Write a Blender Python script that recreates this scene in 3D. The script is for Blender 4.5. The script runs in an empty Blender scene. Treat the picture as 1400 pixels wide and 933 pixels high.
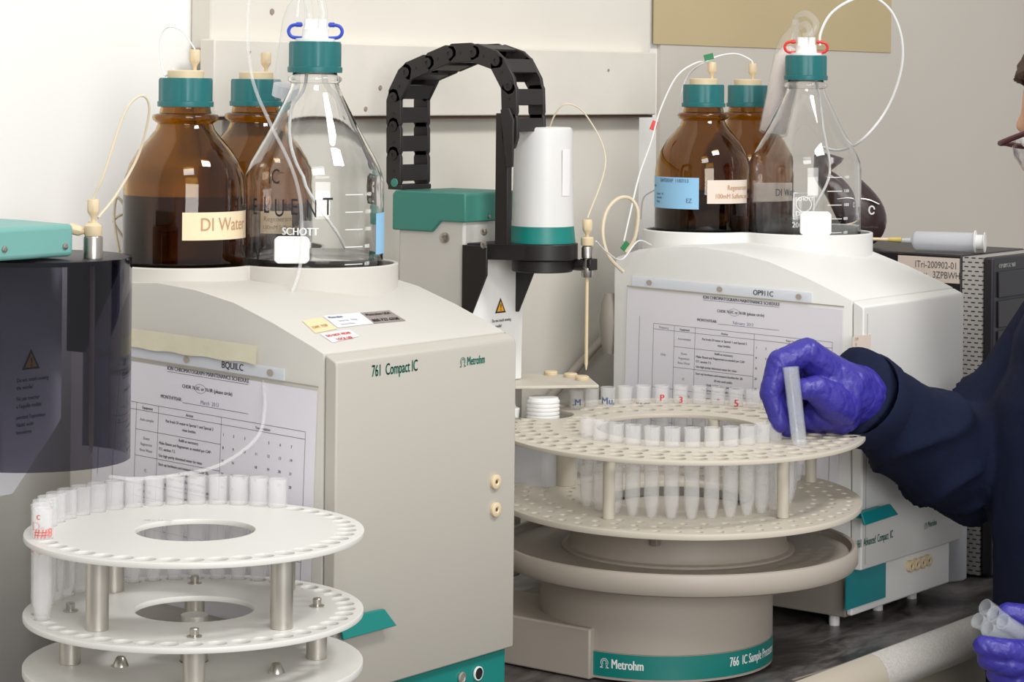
import bpy, bmesh, math, random
from mathutils import Vector, Matrix
random.seed(7)
S = bpy.context.scene
C = S.collection
# ------------------------------------------------------------------ camera
FPX, PPX, PPY, ROLL, CAMH = 3250.0, 700.0, 121.0, math.radians(0.55), 0.597
TH = math.atan2(2490.0, 3250.0)
FW = Vector((math.cos(TH), math.sin(TH), 0)); RT = Vector((math.sin(TH), -math.cos(TH), 0)); UP = Vector((0, 0, 1))
cam_d = bpy.data.cameras.new('camera'); cam = bpy.data.objects.new('camera', cam_d); C.objects.link(cam)
cam_d.sensor_width = 36.0; cam_d.lens = FPX / 1400 * 36.0
cam_d.shift_y = -(466.5 - PPY) / 1400
cam_d.clip_start = 0.05
cr, sr = math.cos(ROLL), math.sin(ROLL)
cx = RT * cr + UP * sr; cy = UP * cr - RT * sr
cam.matrix_world = Matrix(((cx.x, cy.x, -FW.x, 0), (cx.y, cy.y, -FW.y, 0), (cx.z, cy.z, -FW.z, CAMH), (0, 0, 0, 1)))
S.camera = cam
# ------------------------------------------------------------------ world, lamps, exposure
w = bpy.data.worlds.new('world'); S.world = w; w.use_nodes = True
w.node_tree.nodes['Background'].inputs[0].default_value = (1.0, 0.995, 0.99, 1)
w.node_tree.nodes['Background'].inputs[1].default_value = 0.58
def area(name, loc, target, sx, sy, power, col=(1, 1, 1)):
    d = bpy.data.lights.new(name, 'AREA'); d.shape = 'RECTANGLE'; d.size = sx; d.size_y = sy; d.energy = power; d.color = col
    o = bpy.data.objects.new(name, d); C.objects.link(o); o.location = loc
    o.rotation_euler = (Vector(target) - Vector(loc)).to_track_quat('-Z', 'Y').to_euler()
    return o
area('ceiling_lamp_a', (0.45, 0.05, 1.95), (1.5, 1.7, 0.35), 0.8, 0.45, 15, (1, 0.995, 0.99))
area('fill_behind_camera', (-0.15, -1.35, 0.95), (2.3, 1.4, 0.25), 1.5, 1.1, 46, (1, 0.99, 0.98))  # added soft fill from behind the camera, brightens the instrument fronts
area('ceiling_lamp_c', (1.95, -0.10, 2.25), (2.4, 1.4, 0.2), 0.7, 0.35, 30, (1, 0.995, 0.99))
S.view_settings.view_transform = 'Standard'; S.view_settings.look = 'None'; S.view_settings.gamma = 1
S.view_settings.use_curve_mapping = False
S.view_settings.exposure = 0.0
cyc = S.cycles
cyc.max_bounces = 20; cyc.transmission_bounces = 18; cyc.transparent_max_bounces = 64; cyc.glossy_bounces = 6; cyc.diffuse_bounces = 4
cyc.use_denoising = True; cyc.sample_clamp_indirect = 6.0; cyc.blur_glossy = 0.5

# ------------------------------------------------------------------ sight lines of the photograph -> metric points
def ray(px, py):
    a, b = px - PPX, py - PPY
    return FW * FPX + RT * (a * cr + b * sr) - UP * (-a * sr + b * cr)
EYE = Vector((0, 0, CAMH))
def at(px, py, Z): return EYE + ray(px, py) * (Z / FPX)
def onX(px, py, X): r = ray(px, py); return EYE + r * (X / r.x)
def onY(px, py, Y): r = ray(px, py); return EYE + r * (Y / r.y)
def onZ(px, py, z): r = ray(px, py); return EYE + r * ((z - CAMH) / r.z)
def depth(p): return FW.dot(Vector(p) - EYE)

# ------------------------------------------------------------------ materials
def lin(c):
    if isinstance(c, str): c = tuple(int(c[i:i + 2], 16) / 255 for i in (0, 2, 4))
    return tuple((x / 12.92 if x <= 0.04045 else ((x + 0.055) / 1.055) ** 2.4) for x in c)
def mat(name, col, rough=0.5, metal=0.0, spec=0.5, vary=0.04, scale=12.0, bump=0.0, bscale=200.0, detail=3):
    m = bpy.data.materials.new(name); m.use_nodes = True; nt = m.node_tree; N = nt.nodes; L = nt.links
    b = N['Principled BSDF']; c = lin(col)
    b.inputs['Roughness'].default_value = rough; b.inputs['Metallic'].default_value = metal; b.inputs['Specular IOR Level'].default_value = spec
    tc = N.new('ShaderNodeTexCoord'); nz = N.new('ShaderNodeTexNoise'); nz.inputs['Scale'].default_value = scale; nz.inputs['Detail'].default_value = detail
    L.new(tc.outputs['Object'], nz.inputs['Vector'])
    mx = N.new('ShaderNodeMix'); mx.data_type = 'RGBA'
    mx.inputs[6].default_value = (*[max(0, x * (1 - vary)) for x in c], 1); mx.inputs[7].default_value = (*[min(1, x * (1 + vary)) for x in c], 1)
    L.new(nz.outputs['Fac'], mx.inputs[0]); L.new(mx.outputs[2], b.inputs['Base Color'])
    if bump:
        n2 = N.new('ShaderNodeTexNoise'); n2.inputs['Scale'].default_value = bscale; L.new(tc.outputs['Object'], n2.inputs['Vector'])
        bp = N.new('ShaderNodeBump'); bp.inputs['Strength'].default_value = bump; bp.inputs['Distance'].default_value = 0.002
        L.new(n2.outputs['Fac'], bp.inputs['Height']); L.new(bp.outputs['Normal'], b.inputs['Normal'])
    return m
def glass(name, col, ior=1.47, rough=0.0):
    m = bpy.data.materials.new(name); m.use_nodes = True; b = m.node_tree.nodes['Principled BSDF']
    b.inputs['Base Color'].default_value = (*col, 1); b.inputs['Transmission Weight'].default_value = 1; b.inputs['IOR'].default_value = ior; b.inputs['Roughness'].default_value = rough
    return m
def film(name, tint, body, share, rough=0.15, gloss=0.5, trans=0.5):
    """thin plastic: clear share tinted, milky share diffuse+translucent, fresnel gloss on top"""
    m = bpy.data.materials.new(name); m.use_nodes = True; nt = m.node_tree; N = nt.nodes; L = nt.links
    N.remove(N['Principled BSDF']); out = N['Material Output']
    tr = N.new('ShaderNodeBsdfTransparent'); tr.inputs[0].default_value = (*tint, 1)
    df = N.new('ShaderNodeBsdfDiffuse'); df.inputs[0].default_value = (*body, 1)
    tl = N.new('ShaderNodeBsdfTranslucent'); tl.inputs[0].default_value = (*body, 1)
    a = N.new('ShaderNodeMixShader'); a.inputs[0].default_value = trans; L.new(df.outputs[0], a.inputs[1]); L.new(tl.outputs[0], a.inputs[2])
    b = N.new('ShaderNodeMixShader'); b.inputs[0].default_value = share; L.new(tr.outputs[0], b.inputs[1]); L.new(a.outputs[0], b.inputs[2])
    g = N.new('ShaderNodeBsdfGlossy'); g.inputs['Roughness'].default_value = rough
    f = N.new('ShaderNodeLayerWeight'); f.inputs['Blend'].default_value = 0.5
    pw = N.new('ShaderNodeMath'); pw.operation = 'POWER'; pw.inputs[1].default_value = 4.0; L.new(f.outputs['Facing'], pw.inputs[0])
    mm = N.new('ShaderNodeMath'); mm.operation = 'MULTIPLY_ADD'; mm.inputs[1].default_value = 0.75 * gloss; mm.inputs[2].default_value = 0.03 * gloss; L.new(pw.outputs[0], mm.inputs[0])
    c = N.new('ShaderNodeMixShader'); L.new(mm.outputs[0], c.inputs[0]); L.new(b.outputs[0], c.inputs[1]); L.new(g.outputs[0], c.inputs[2])
    L.new(c.outputs[0], out.inputs[0])
    return m
MT = dict(
    wall=mat('painted_wall', 'EFEDE8', 0.85, vary=0.02, scale=3, bump=0.06, bscale=60),
    wall_grey=mat('greyer_wall_paint', 'CBC4B9', 0.85, vary=0.05, scale=4, bump=0.08, bscale=50),
    patch=mat('tan_paint', 'C0AE86', 0.8, vary=0.06, scale=6, bump=0.08, bscale=50),
    panel=mat('cream_board', 'DCD7CC', 0.7, vary=0.05, scale=7, bump=0.06, bscale=70),
    rail=mat('cream_rail_paint', 'DCD6CB', 0.6, vary=0.07, scale=15, bump=0.15, bscale=90),
    scuff=mat('brown_scuff', '9A8B7C', 0.8, vary=0.2, scale=60),
    darkwood=mat('dark_bare_edge', '4A3426', 0.8, vary=0.2, scale=40),
    worktop=mat('black_worktop', '332E2E', 0.30, vary=0.55, scale=22, bump=0.03, bscale=40, detail=9),
    lip=mat('speckled_grey_lip', 'C4BFB8', 0.45, vary=0.3, scale=420),
    cab=mat('beige_cabinet', 'B9AF9E', 0.6, vary=0.04),
    floor=mat('grey_floor', '6E6A66', 0.7),
    body=mat('light_grey_plastic', 'C9C5BD', 0.5, vary=0.015, scale=5, bump=0.04, bscale=900),
    body_w=mat('off_white_plastic', 'E1E0DC', 0.45, vary=0.015, scale=5, bump=0.04, bscale=900),
    door=mat('grey_beige_door', 'B9B4AA', 0.5, vary=0.02, scale=5, bump=0.03, bscale=900),
    disc=mat('cream_disc', 'DAD8D2', 0.42, vary=0.02, scale=9),
    disc_b=mat('beige_disc', 'C6BEAF', 0.45, vary=0.03, scale=9),
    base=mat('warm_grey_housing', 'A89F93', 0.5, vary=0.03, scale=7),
    base_dark=mat('dark_grey_plastic', '8C857B', 0.55),  # darker grey plastic for bases, catches and seams
    teal=mat('teal_plastic', '0B7A72', 0.4, vary=0.03),
    teal_cover=mat('teal_cover_plastic', '3F8577', 0.5, vary=0.04, bump=0.05, bscale=600),
    teal_light=mat('light_teal_cover', '6FA59E', 0.45, vary=0.03, bump=0.05, bscale=600),
    cap=mat('teal_cap', '1C696B', 0.38, vary=0.04),
    cyan=mat('petrol_panel', '0A8086', 0.4, vary=0.03),
    print_teal=mat('teal_print', '2A7566', 0.6),
    black=mat('black_plastic', '1E1A1A', 0.45, vary=0.1, scale=30),
    chain=mat('black_chain_nylon', '262120', 0.5, vary=0.12, scale=40),
    ink=mat('grey_ink', '55525A', 0.8), ink_dark=mat('black_ink', '241F22', 0.7),
    ink_red=mat('red_ink', 'D23A33', 0.7), ink_pink=mat('faded_red_ink', 'DE7C76', 0.7), ink_brown=mat('brown_ink', 'BE9670', 0.8), ink_white=mat('white_print', 'E9ECEA', 0.6),
    ink_blue=mat('blue_ink', '56688C', 0.8),
    white=mat('white_plastic', 'EDEDEA', 0.35, vary=0.01),
    housing=mat('white_housing', 'DAD9D6', 0.4, vary=0.02, scale=9),
    paper=mat('paper', 'E2DEE4', 0.8, vary=0.02, scale=4),
    label=mat('cream_label', 'EFD9B4', 0.7, vary=0.06, scale=60), label_w=mat('white_label', 'E9E6E6', 0.6),
    label_g=mat('grey_label', '8E8480', 0.6, vary=0.2, scale=120), label_o=mat('orange_label', 'F0D2A6', 0.6), label_b=mat('blue_label', '8FC1E2', 0.6),
    label_p=mat('pinkish_label', 'E3D3C4', 0.6),
    tape=mat('masking_tape', 'DDD6BC', 0.7, vary=0.06, scale=50, bump=0.25, bscale=70),
    steel=mat('brushed_steel', 'B9B4AC', 0.3, 1.0, vary=0.08, scale=60),
    alu=mat('satin_aluminium', 'C4BFB6', 0.38, 0.85, vary=0.04, scale=20),
    peek=mat('beige_peek', 'D8C4A0', 0.5, vary=0.05), ptfe=mat('white_tubing', 'E9E8E6', 0.4), cable=mat('cream_cable', 'D9CBB0', 0.5),
    hub_yellow=mat('pale_yellow_hub', 'D8C06C', 0.5), yellow=mat('warning_yellow', 'F2A922', 0.5), blue=mat('blue_clip', '2E49B8', 0.4), red=mat('red_clip', 'D8322C', 0.4), green=mat('green_flag', '167A44', 0.5),
    coat=mat('navy_cotton', '161C34', 0.9, spec=0.2, vary=0.18, scale=120, bump=0.35, bscale=900),
    glove=mat('blue_nitrile', '352F90', 0.42, vary=0.1, scale=40, bump=0.5, bscale=160),
    skin=mat('skin', 'D2A184', 0.55, vary=0.06, scale=40), hair=mat('brown_hair', '4A3428', 0.6, vary=0.3, scale=150, bump=0.6, bscale=600),
    frame=mat('dark_red_frame', '4A1C22', 0.3),
    pc=mat('pc_black', '211C20', 0.4, vary=0.08), pc_front=mat('pc_front_black', '2C292E', 0.45),
    handset=mat('dark_brown_gloss', '3A2A2A', 0.25), trousers=mat('dark_trousers', '22242C', 0.9), shoe=mat('black_shoe', '151515', 0.5),
    glassc=glass('clear_glass', (0.995, 0.997, 0.995)), amber=glass('amber_glass', (0.49, 0.28, 0.045)), water=glass('water', (0.99, 0.995, 1.0), 1.33),
    amber_liquid=glass('liquid_in_amber', (0.20, 0.10, 0.06), 1.33),
    tube=film('milky_tube_plastic', (1, 1, 1), (1.0, 1.0, 1.0), 0.21, 0.35, 0.6, 0.35),
    tube_clear=film('clear_tube_plastic', (1, 1, 1), (0.92, 0.96, 1.0), 0.17, 0.15, 1.0, 0.35),
    milky=film('milky_bottle_plastic', (0.97, 0.98, 1.0), (0.92, 0.94, 0.98), 0.6, 0.3, 0.4, 0.3),
    sleeve=film('clear_sleeve', (1, 1, 1), (0.9, 0.9, 0.9), 0.04, 0.2, 0.4),
    smoke=film('smoked_acrylic', (0.45, 0.44, 0.50), (0.05, 0.05, 0.08), 0.06, 0.04, 1.0),
    absorber=film('clear_absorber_tube', (1, 1, 1), (0.95, 0.95, 0.95), 0.13, 0.08, 1.0),
    lens=film('spectacle_lens', (0.92, 0.92, 0.95), (0.8, 0.8, 0.8), 0.03, 0.03, 1.5),
)
def mottled(name, dark, light, rough):
    m = mat(name, dark, rough, vary=0.0); nt = m.node_tree; N = nt.nodes; L = nt.links
    tc = N.new('ShaderNodeTexCoord'); mp = N.new('ShaderNodeMapping'); mp.inputs['Scale'].default_value = (1, 2.2, 1); mp.inputs['Rotation'].default_value = (0, 0, .5)
    nz = N.new('ShaderNodeTexNoise'); nz.inputs['Scale'].default_value = 9; nz.inputs['Detail'].default_value = 12; nz.inputs['Roughness'].default_value = .72; nz.inputs['Distortion'].default_value = .6
    rp = N.new('ShaderNodeValToRGB'); rp.color_ramp.elements[0].position = .42; rp.color_ramp.elements[0].color = (*lin(dark), 1); rp.color_ramp.elements[1].position = .78; rp.color_ramp.elements[1].color = (*lin(light), 1)
    L.new(tc.outputs['Object'], mp.inputs[0]); L.new(mp.outputs[0], nz.inputs[0]); L.new(nz.outputs['Fac'], rp.inputs[0]); L.new(rp.outputs[0], N['Principled BSDF'].inputs['Base Color'])
    r2 = N.new('ShaderNodeMapRange'); r2.inputs[3].default_value = rough * .7; r2.inputs[4].default_value = rough * 1.6; L.new(nz.outputs['Fac'], r2.inputs[0]); L.new(r2.outputs[0], N['Principled BSDF'].inputs['Roughness'])
    return m
MT['worktop'] = mottled('mottled_black_worktop', '332D2D', '9A948F', .3)  # grey scratches and smears, with hazy reflection put into the colour
# perforated metal: fine holes are print-sized, so they are a pattern
def perforated(name, col, hole, sx):
    m = mat(name, col, 0.4, 0.0); nt = m.node_tree; N = nt.nodes; L = nt.links
    tc = N.new('ShaderNodeTexCoord'); br = N.new('ShaderNodeTexBrick'); mp = N.new('ShaderNodeMapping')
    sp_ = N.new('ShaderNodeSeparateXYZ'); cb = N.new('ShaderNodeCombineXYZ'); L.new(tc.outputs['Object'], sp_.inputs[0]); L.new(sp_.outputs[1], cb.inputs[0]); L.new(sp_.outputs[2], cb.inputs[1])
    L.new(cb.outputs[0], mp.inputs[0]); L.new(mp.outputs[0], br.inputs[0])
    br.inputs['Scale'].default_value = 1.0; br.inputs['Brick Width'].default_value = 0.0095; br.inputs['Row Height'].default_value = 0.0055; br.inputs['Mortar Size'].default_value = 0.0021; br.inputs['Mortar Smooth'].default_value = 0.1
    br.inputs['Color1'].default_value = br.inputs['Color2'].default_value = (*lin(hole), 1); br.inputs['Mortar'].default_value = (*lin(col), 1)
    L.new(br.outputs['Color'], N['Principled BSDF'].inputs['Base Color'])
    return m

# ------------------------------------------------------------------ object helpers
def world_loc(o):
    v = Vector((0, 0, 0))
    while o is not None: v += o.location; o = o.parent
    return v
def props(o, label=None, cat=None, group=None, kind=None):
    if label: o['label'] = label
    if cat: o['category'] = cat
    if group: o['group'] = group
    if kind: o['kind'] = kind
    return o
def thing(name, loc, label, cat, group=None):
    o = bpy.data.objects.new(name, None); C.objects.link(o); o.location = loc; o.empty_display_size = 0.02
    return props(o, label, cat, group)
def link(name, me, m, parent=None, loc=None, label=None):
    o = bpy.data.objects.new(name, me); C.objects.link(o)
    if m is not None and not me.materials: me.materials.append(MT[m] if isinstance(m, str) else m)
    if parent is not None: o.parent = parent
    if loc is not None: o.location = loc
    if label: o['label'] = label
    return o
def finish(me, smooth=True, angle=38):
    if smooth and len(me.polygons):
        me.polygons.foreach_set('use_smooth', [True] * len(me.polygons)); me.set_sharp_from_angle(angle=math.radians(angle))
    me.update()
def ortho(d):
    d = Vector(d).normalized(); a = Vector((0, 0, 1)) if abs(d.z) < 0.9 else Vector((1, 0, 0))
    u = d.cross(a).normalized(); return u, d.cross(u).normalized()
def smooth_path(pts, n=8):
    P = [Vector(p) for p in pts]
    if len(P) < 3: return P
    out = []
    for i in range(len(P) - 1):
        p0, p1, p2, p3 = P[max(i - 1, 0)], P[i], P[i + 1], P[min(i + 2, len(P) - 1)]
        for k in range(n):
            t = k / n
            out.append(0.5 * ((2 * p1) + (p2 - p0) * t + (2 * p0 - 5 * p1 + 4 * p2 - p3) * t * t + (3 * p1 - p0 - 3 * p2 + p3) * t ** 3))
    return out + [P[-1]]
class MB:
    def __init__(s): s.v = []; s.f = []
    def add(s, vs, fs): n = len(s.v); s.v += [Vector(v) for v in vs]; s.f += [tuple(i + n for i in f) for f in fs]; return s
    def box(s, a, b):
        x0, y0, z0 = a; x1, y1, z1 = b
        return s.add([(x0, y0, z0), (x1, y0, z0), (x1, y1, z0), (x0, y1, z0), (x0, y0, z1), (x1, y0, z1), (x1, y1, z1), (x0, y1, z1)],
                     [(3, 2, 1, 0), (4, 5, 6, 7), (0, 1, 5, 4), (1, 2, 6, 5), (2, 3, 7, 6), (3, 0, 4, 7)])
    def prism(s, poly, axis, a, b):
        def mk(p, t): return (t, p[0], p[1]) if axis == 'x' else (p[0], t, p[1]) if axis == 'y' else (p[0], p[1], t)
        n = len(poly); vs = [mk(p, a) for p in poly] + [mk(p, b) for p in poly]
        fs = [tuple(range(n - 1, -1, -1)), tuple(range(n, 2 * n))] + [(i, (i + 1) % n, n + (i + 1) % n, n + i) for i in range(n)]
        return s.add(vs, fs)
    def lathe(s, prof, o=(0, 0, 0), n=32, axis=(0, 0, 1), caps=True, a0=0.0, a1=2 * math.pi, mod=None):
        o = Vector(o); ax = Vector(axis).normalized()
        if abs(ax.z) > 0.999: u, v = Vector((1, 0, 0)), Vector((0, 1, 0)) * (1 if ax.z > 0 else -1)
        else: u, v = ortho(ax)
        full = abs(a1 - a0 - 2 * math.pi) < 1e-6; m = n if full else n + 1; vs = []; fs = []
        for j, (r, z) in enumerate(prof):
            for i in range(m):
                t = a0 + (a1 - a0) * i / n; rr = r * (mod(j, i) if mod else 1)
                vs.append(o + ax * z + u * (rr * math.cos(t)) + v * (rr * math.sin(t)))
        for j in range(len(prof) - 1):
            for i in range(n):
                k = (i + 1) % m; fs.append((j * m + i, j * m + k, (j + 1) * m + k, (j + 1) * m + i))
        if full and caps:
            if prof[0][0] > 1e-6: fs.append(tuple(range(m - 1, -1, -1)))
            if prof[-1][0] > 1e-6: fs.append(tuple((len(prof) - 1) * m + i for i in range(m)))
        return s.add(vs, fs)
    def cyl(s, a, b, r, n=20, r2=None):
        a, b = Vector(a), Vector(b); d = b - a
        return s.lathe([(r, 0), (r if r2 is None else r2, d.length)], a, n, d)
    def tube(s, pts, r, n=8, sub=8, radii=None):
        P = smooth_path(pts, sub) if sub else [Vector(p) for p in pts]
        N = len(P); u = None; vs = []; fs = []
        for i, p in enumerate(P):
            d = (P[min(i + 1, N - 1)] - P[max(i - 1, 0)]).normalized()
            if u is None: u, _ = ortho(d)
            u = (u - d * u.dot(d)).normalized(); v = d.cross(u)
            rr = r if radii is None else radii[0] + (radii[1] - radii[0]) * i / (N - 1)
            for k in range(n): t = 2 * math.pi * k / n; vs.append(p + u * (rr * math.cos(t)) + v * (rr * math.sin(t)))
        for i in range(N - 1):
            for k in range(n): q = (k + 1) % n; fs.append((i * n + k, i * n + q, (i + 1) * n + q, (i + 1) * n + k))
        fs += [tuple(range(n - 1, -1, -1)), tuple((N - 1) * n + k for k in range(n))]
        return s.add(vs, fs)
    def ball(s, c, r, n=14, m=9, sc=(1, 1, 1)):
        c = Vector(c); vs = [c + Vector((0, 0, -r * sc[2]))]; fs = []
        for j in range(1, m):
            a = -math.pi / 2 + math.pi * j / m
            for i in range(n): t = 2 * math.pi * i / n; vs.append(c + Vector((r * sc[0] * math.cos(a) * math.cos(t), r * sc[1] * math.cos(a) * math.sin(t), r * sc[2] * math.sin(a))))
        vs.append(c + Vector((0, 0, r * sc[2]))); L = len(vs) - 1
        for i in range(n):
            k = (i + 1) % n; fs.append((0, 1 + k, 1 + i)); fs.append((L, L - n + i, L - n + k))
            for j in range(m - 2): b = 1 + j * n; fs.append((b + i, b + k, b + n + k, b + n + i))
        return s.add(vs, fs)
    def quad(s, a, b, c, d): return s.add([a, b, c, d], [(0, 1, 2, 3)])
    def patch(s, o, R, t0, t1, z0, z1, n=12, th=0.0003):
        """a label bent round a cylinder of radius R about the vertical through o"""
        vs = []; fs = []
        for rr in (R, R + th):
            for i in range(n + 1):
                t = t0 + (t1 - t0) * i / n; x, y = o[0] + rr * math.cos(t), o[1] + rr * math.sin(t); vs += [(x, y, z0), (x, y, z1)]
        K = 2 * (n + 1)
        for i in range(n):
            a = 2 * i; fs += [(K + a, K + a + 2, K + a + 3, K + a + 1), (a, a + 1, a + 3, a + 2), (a, a + 2, K + a + 2, K + a), (a + 1, K + a + 1, K + a + 3, a + 3)]
        return s.add(vs, fs)
    def build(s, name, m, parent=None, bevel=0.0, smooth=True, label=None, kind=None, seg=2, angle=38):
        o0 = world_loc(parent) if parent is not None else Vector((0, 0, 0))
        me = bpy.data.meshes.new(name); me.from_pydata([v - o0 for v in s.v], [], s.f)
        bm = bmesh.new(); bm.from_mesh(me); bmesh.ops.recalc_face_normals(bm, faces=bm.faces); bm.to_mesh(me); bm.free()
        finish(me, smooth, angle); o = link(name, me, m, parent, None, label)
        if kind: o['kind'] = kind
        if bevel:
            b = o.modifiers.new('bevel', 'BEVEL'); b.width = bevel; b.segments = seg; b.limit_method = 'ANGLE'; b.angle_limit = math.radians(40)
            b.harden_normals = False
        return o
def top(name, mb, m, label, cat, group=None, **k):
    """a thing that is one mesh: origin put at its base centre"""
    lo = Vector([min(v[i] for v in mb.v) for i in range(3)]); hi = Vector([max(v[i] for v in mb.v) for i in range(3)])
    c = Vector(((lo.x + hi.x) / 2, (lo.y + hi.y) / 2, lo.z)); mb.v = [v - c for v in mb.v]
    o = mb.build(name, m, **k); o.location = c
    return props(o, label, cat, group)
def copy_tree(o, loc=None, rotz=None):
    c = o.copy(); C.objects.link(c)
    if loc is not None: c.location = loc
    if rotz is not None: c.rotation_euler = (0, 0, rotz)
    for ch in list(o.children): d = copy_tree(ch); d.parent = c
    return c
# flat lettering -------------------------------------------------------
def text_geo(txt, size, xs=1.0, align='LEFT'):
    cu = bpy.data.curves.new('t', 'FONT'); cu.body = txt; cu.size = size; cu.align_x = align; cu.resolution_u = 3
    o = bpy.data.objects.new('t', cu); C.objects.link(o); dg = bpy.context.evaluated_depsgraph_get(); me = bpy.data.meshes.new_from_object(o.evaluated_get(dg))
    vs = [(v.co.x * xs, v.co.y) for v in me.vertices]; fs = [tuple(p.vertices) for p in me.polygons]
    bpy.data.objects.remove(o); bpy.data.curves.remove(cu); bpy.data.meshes.remove(me)
    return vs, fs
def bold(vs, fs, d):  # two offset copies thicken the strokes
    n = len(vs); return vs + [(x + d, y) for x, y in vs], fs + [tuple(i + n for i in f) for f in fs]
def lettering(items, to3, m, parent, name='lettering', label=None):
    """items: (text, x, y, size, xscale, align); to3 maps flat (x, y) to a point"""
    mb = MB()
    for it in items:
        t, x, y, sz, xs, al = it[:6]; vs, fs = text_geo(t, sz, xs, al)
        if len(it) > 6: vs, fs = bold(vs, fs, it[6])
        mb.add([to3(x + a, y + b) for a, b in vs], fs)
    o0 = world_loc(parent); me = bpy.data.meshes.new(name); me.from_pydata([v - o0 for v in mb.v], [], mb.f); me.update()
    return link(name, me, m, parent, None, label)
def plane_map(o, ux, uy):
    o, ux, uy = Vector(o), Vector(ux).normalized(), Vector(uy).normalized()
    return lambda x, y: o + ux * x + uy * y
def cyl_map(o, R, t0, z0):
    return lambda x, y: Vector((o[0] + R * math.cos(t0 + x / R), o[1] + R * math.sin(t0 + x / R), z0 + y))
def facing(o, dpx=0.0):  # angle on a vertical cylinder that faces the camera
    return math.atan2(-o[1], -o[0])
def curve_plate(name, outer, holes, z0, z1, m, parent, label=None):
    """flat plate with real holes: outer and holes are closed 2D loops"""
    cu = bpy.data.curves.new(name, 'CURVE'); cu.dimensions = '2D'; cu.fill_mode = 'BOTH'; cu.extrude = (z1 - z0) / 2 - 0.0006
    cu.bevel_depth = 0.0006; cu.bevel_resolution = 1
    for lp in [outer] + holes:
        sp = cu.splines.new('POLY'); sp.points.add(len(lp) - 1)
        for p, q in zip(sp.points, lp): p.co = (q[0], q[1], 0, 1)
        sp.use_cyclic_u = True
    o = bpy.data.objects.new('tmp', cu); C.objects.link(o); dg = bpy.context.evaluated_depsgraph_get(); me = bpy.data.meshes.new_from_object(o.evaluated_get(dg))
    bpy.data.objects.remove(o); me.transform(Matrix.Translation((0, 0, (z0 + z1) / 2))); me.name = name; finish(me)
    return link(name, me, m, parent, None, label)
def circle(cx_, cy_, r, n=24, ph=0.0): return [(cx_ + r * math.cos(2 * math.pi * i / n + ph), cy_ + r * math.sin(2 * math.pi * i / n + ph)) for i in range(n)]
def stroke(mb, pts, wd, to3, closed=False):
    P = [Vector((p[0], p[1])) for p in pts]; n = len(P)
    for i in range(n if closed else n - 1):
        a, b = P[i], P[(i + 1) % n]; d = (b - a).normalized() * wd / 2; q = Vector((-d.y, d.x))
        mb.add([to3(*(a - d * .3 + q)), to3(*(a - d * .3 - q)), to3(*(b + d * .3 - q)), to3(*(b + d * .3 + q))], [(0, 1, 2, 3)])
def maker_logo(to3, x, y, h, m, parent, wd=None):
    mb = MB(); wd = wd or h * 0.1
    arc = [(x + h * .5 + h * .42 * math.cos(a), y + h * .55 + h * .42 * math.sin(a)) for a in [math.radians(-60 + 300 * i / 14) for i in range(15)]]
    stroke(mb, [(x + h * 1.0, y)] + [arc[0]] + arc[1:] + [(x, y)], wd, to3)
    arc2 = [(x + h * .5 + h * .24 * math.cos(a), y + h * .55 + h * .24 * math.sin(a)) for a in [math.radians(-50 + 280 * i / 12) for i in range(13)]]
    stroke(mb, arc2, wd, to3); stroke(mb, [(x, y), (x + h * .35, y)], wd, to3); stroke(mb, [(x + h * .65, y), (x + h, y)], wd, to3)
    return mb.build('logo', m, parent, smooth=False)

# ================================================================== THE SETTING
WALL = 1.815
mb = MB().box((-2.5, WALL, -0.9), (8.0, WALL + 0.08, 2.8)); wall = mb.build('wall_back', 'wall'); props(wall, kind='structure')
wall['label'] = 'white painted wall behind the lab bench'
pl, pr_ = onY(287, 100, WALL - 0.03).x, onY(889, 60, WALL - 0.03).x
g0 = onY(897, 200, WALL).x
MB().box((g0, WALL - 0.006, -0.02), (7.9, WALL, 2.75)).build('grey_paint_area', 'wall_grey', wall, label='greyer paint on the wall beyond the boards')
pa, pb = onY(893, 40, WALL - .006), onY(1217, 72, WALL - .006)
MB().box((pa.x, WALL - 0.0075, pb.z), (pb.x, WALL - 0.006, pb.z + 0.28)).build('old_paint_patch', 'patch', wall, label='tan patch of old paint')
mb = MB().box((-2.5, -2.5, -0.95), (8.0, WALL, -0.9)); fl = mb.build('floor', 'floor'); props(fl, kind='structure')
# boards and the horizontal rail screwed to the wall
zr0, zr1 = 0.564, 0.646
t1 = MB().box((pl, WALL - 0.030, zr1 - 0.01), (pr_, WALL - 0.001, 1.15)).build('trim_1', 'panel', bevel=0.002); props(t1, kind='structure'); t1['label'] = 'cream board above the wall rail'
pr2 = onY(874, 250, WALL - 0.03).x
t2 = MB().box((pl + 0.02, WALL - 0.030, 0.002), (pr2, WALL - 0.001, zr0 + 0.02)).build('trim_2', 'panel', bevel=0.002); props(t2, kind='structure'); t2['label'] = 'cream board below the wall rail'
pl3 = onY(293, 100, WALL - .052).x
t3 = MB().box((pl3, WALL - 0.052, zr0), (onY(897, 100, WALL - .052).x, WALL - 0.0305, zr1)).build('trim_3', 'rail', bevel=0.0015); props(t3, kind='structure'); t3['label'] = 'scuffed cream rail across the wall boards'
MB().box((pl3, WALL - 0.049, zr0 - 0.0035), (onY(895, 100, WALL - .052).x, WALL - 0.0305, zr0 - 0.0002)).build('bare_edge', 'darkwood', t3)
for (x, y, wpx, hpx) in [(342, 71, 3, 9), (372, 16, 9, 2), (500, 149, 7, 5), (520, 120, 7, 5), (690, 100, 4, 3), (832, 96, 4, 3)]:
    Yp = WALL - 0.0525 if y > 60 else WALL - 0.0305
    a = onY(x, y, Yp); k = depth(a) / FPX
    MB().lathe([(0, 0), (wpx * k * .5, 0), (wpx * k * .45, 0.0006), (0, 0.0007)], a, 10, (0, -1, 0)).build('scuff_mark', 'scuff', t3 if y > 60 else t1)

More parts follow.
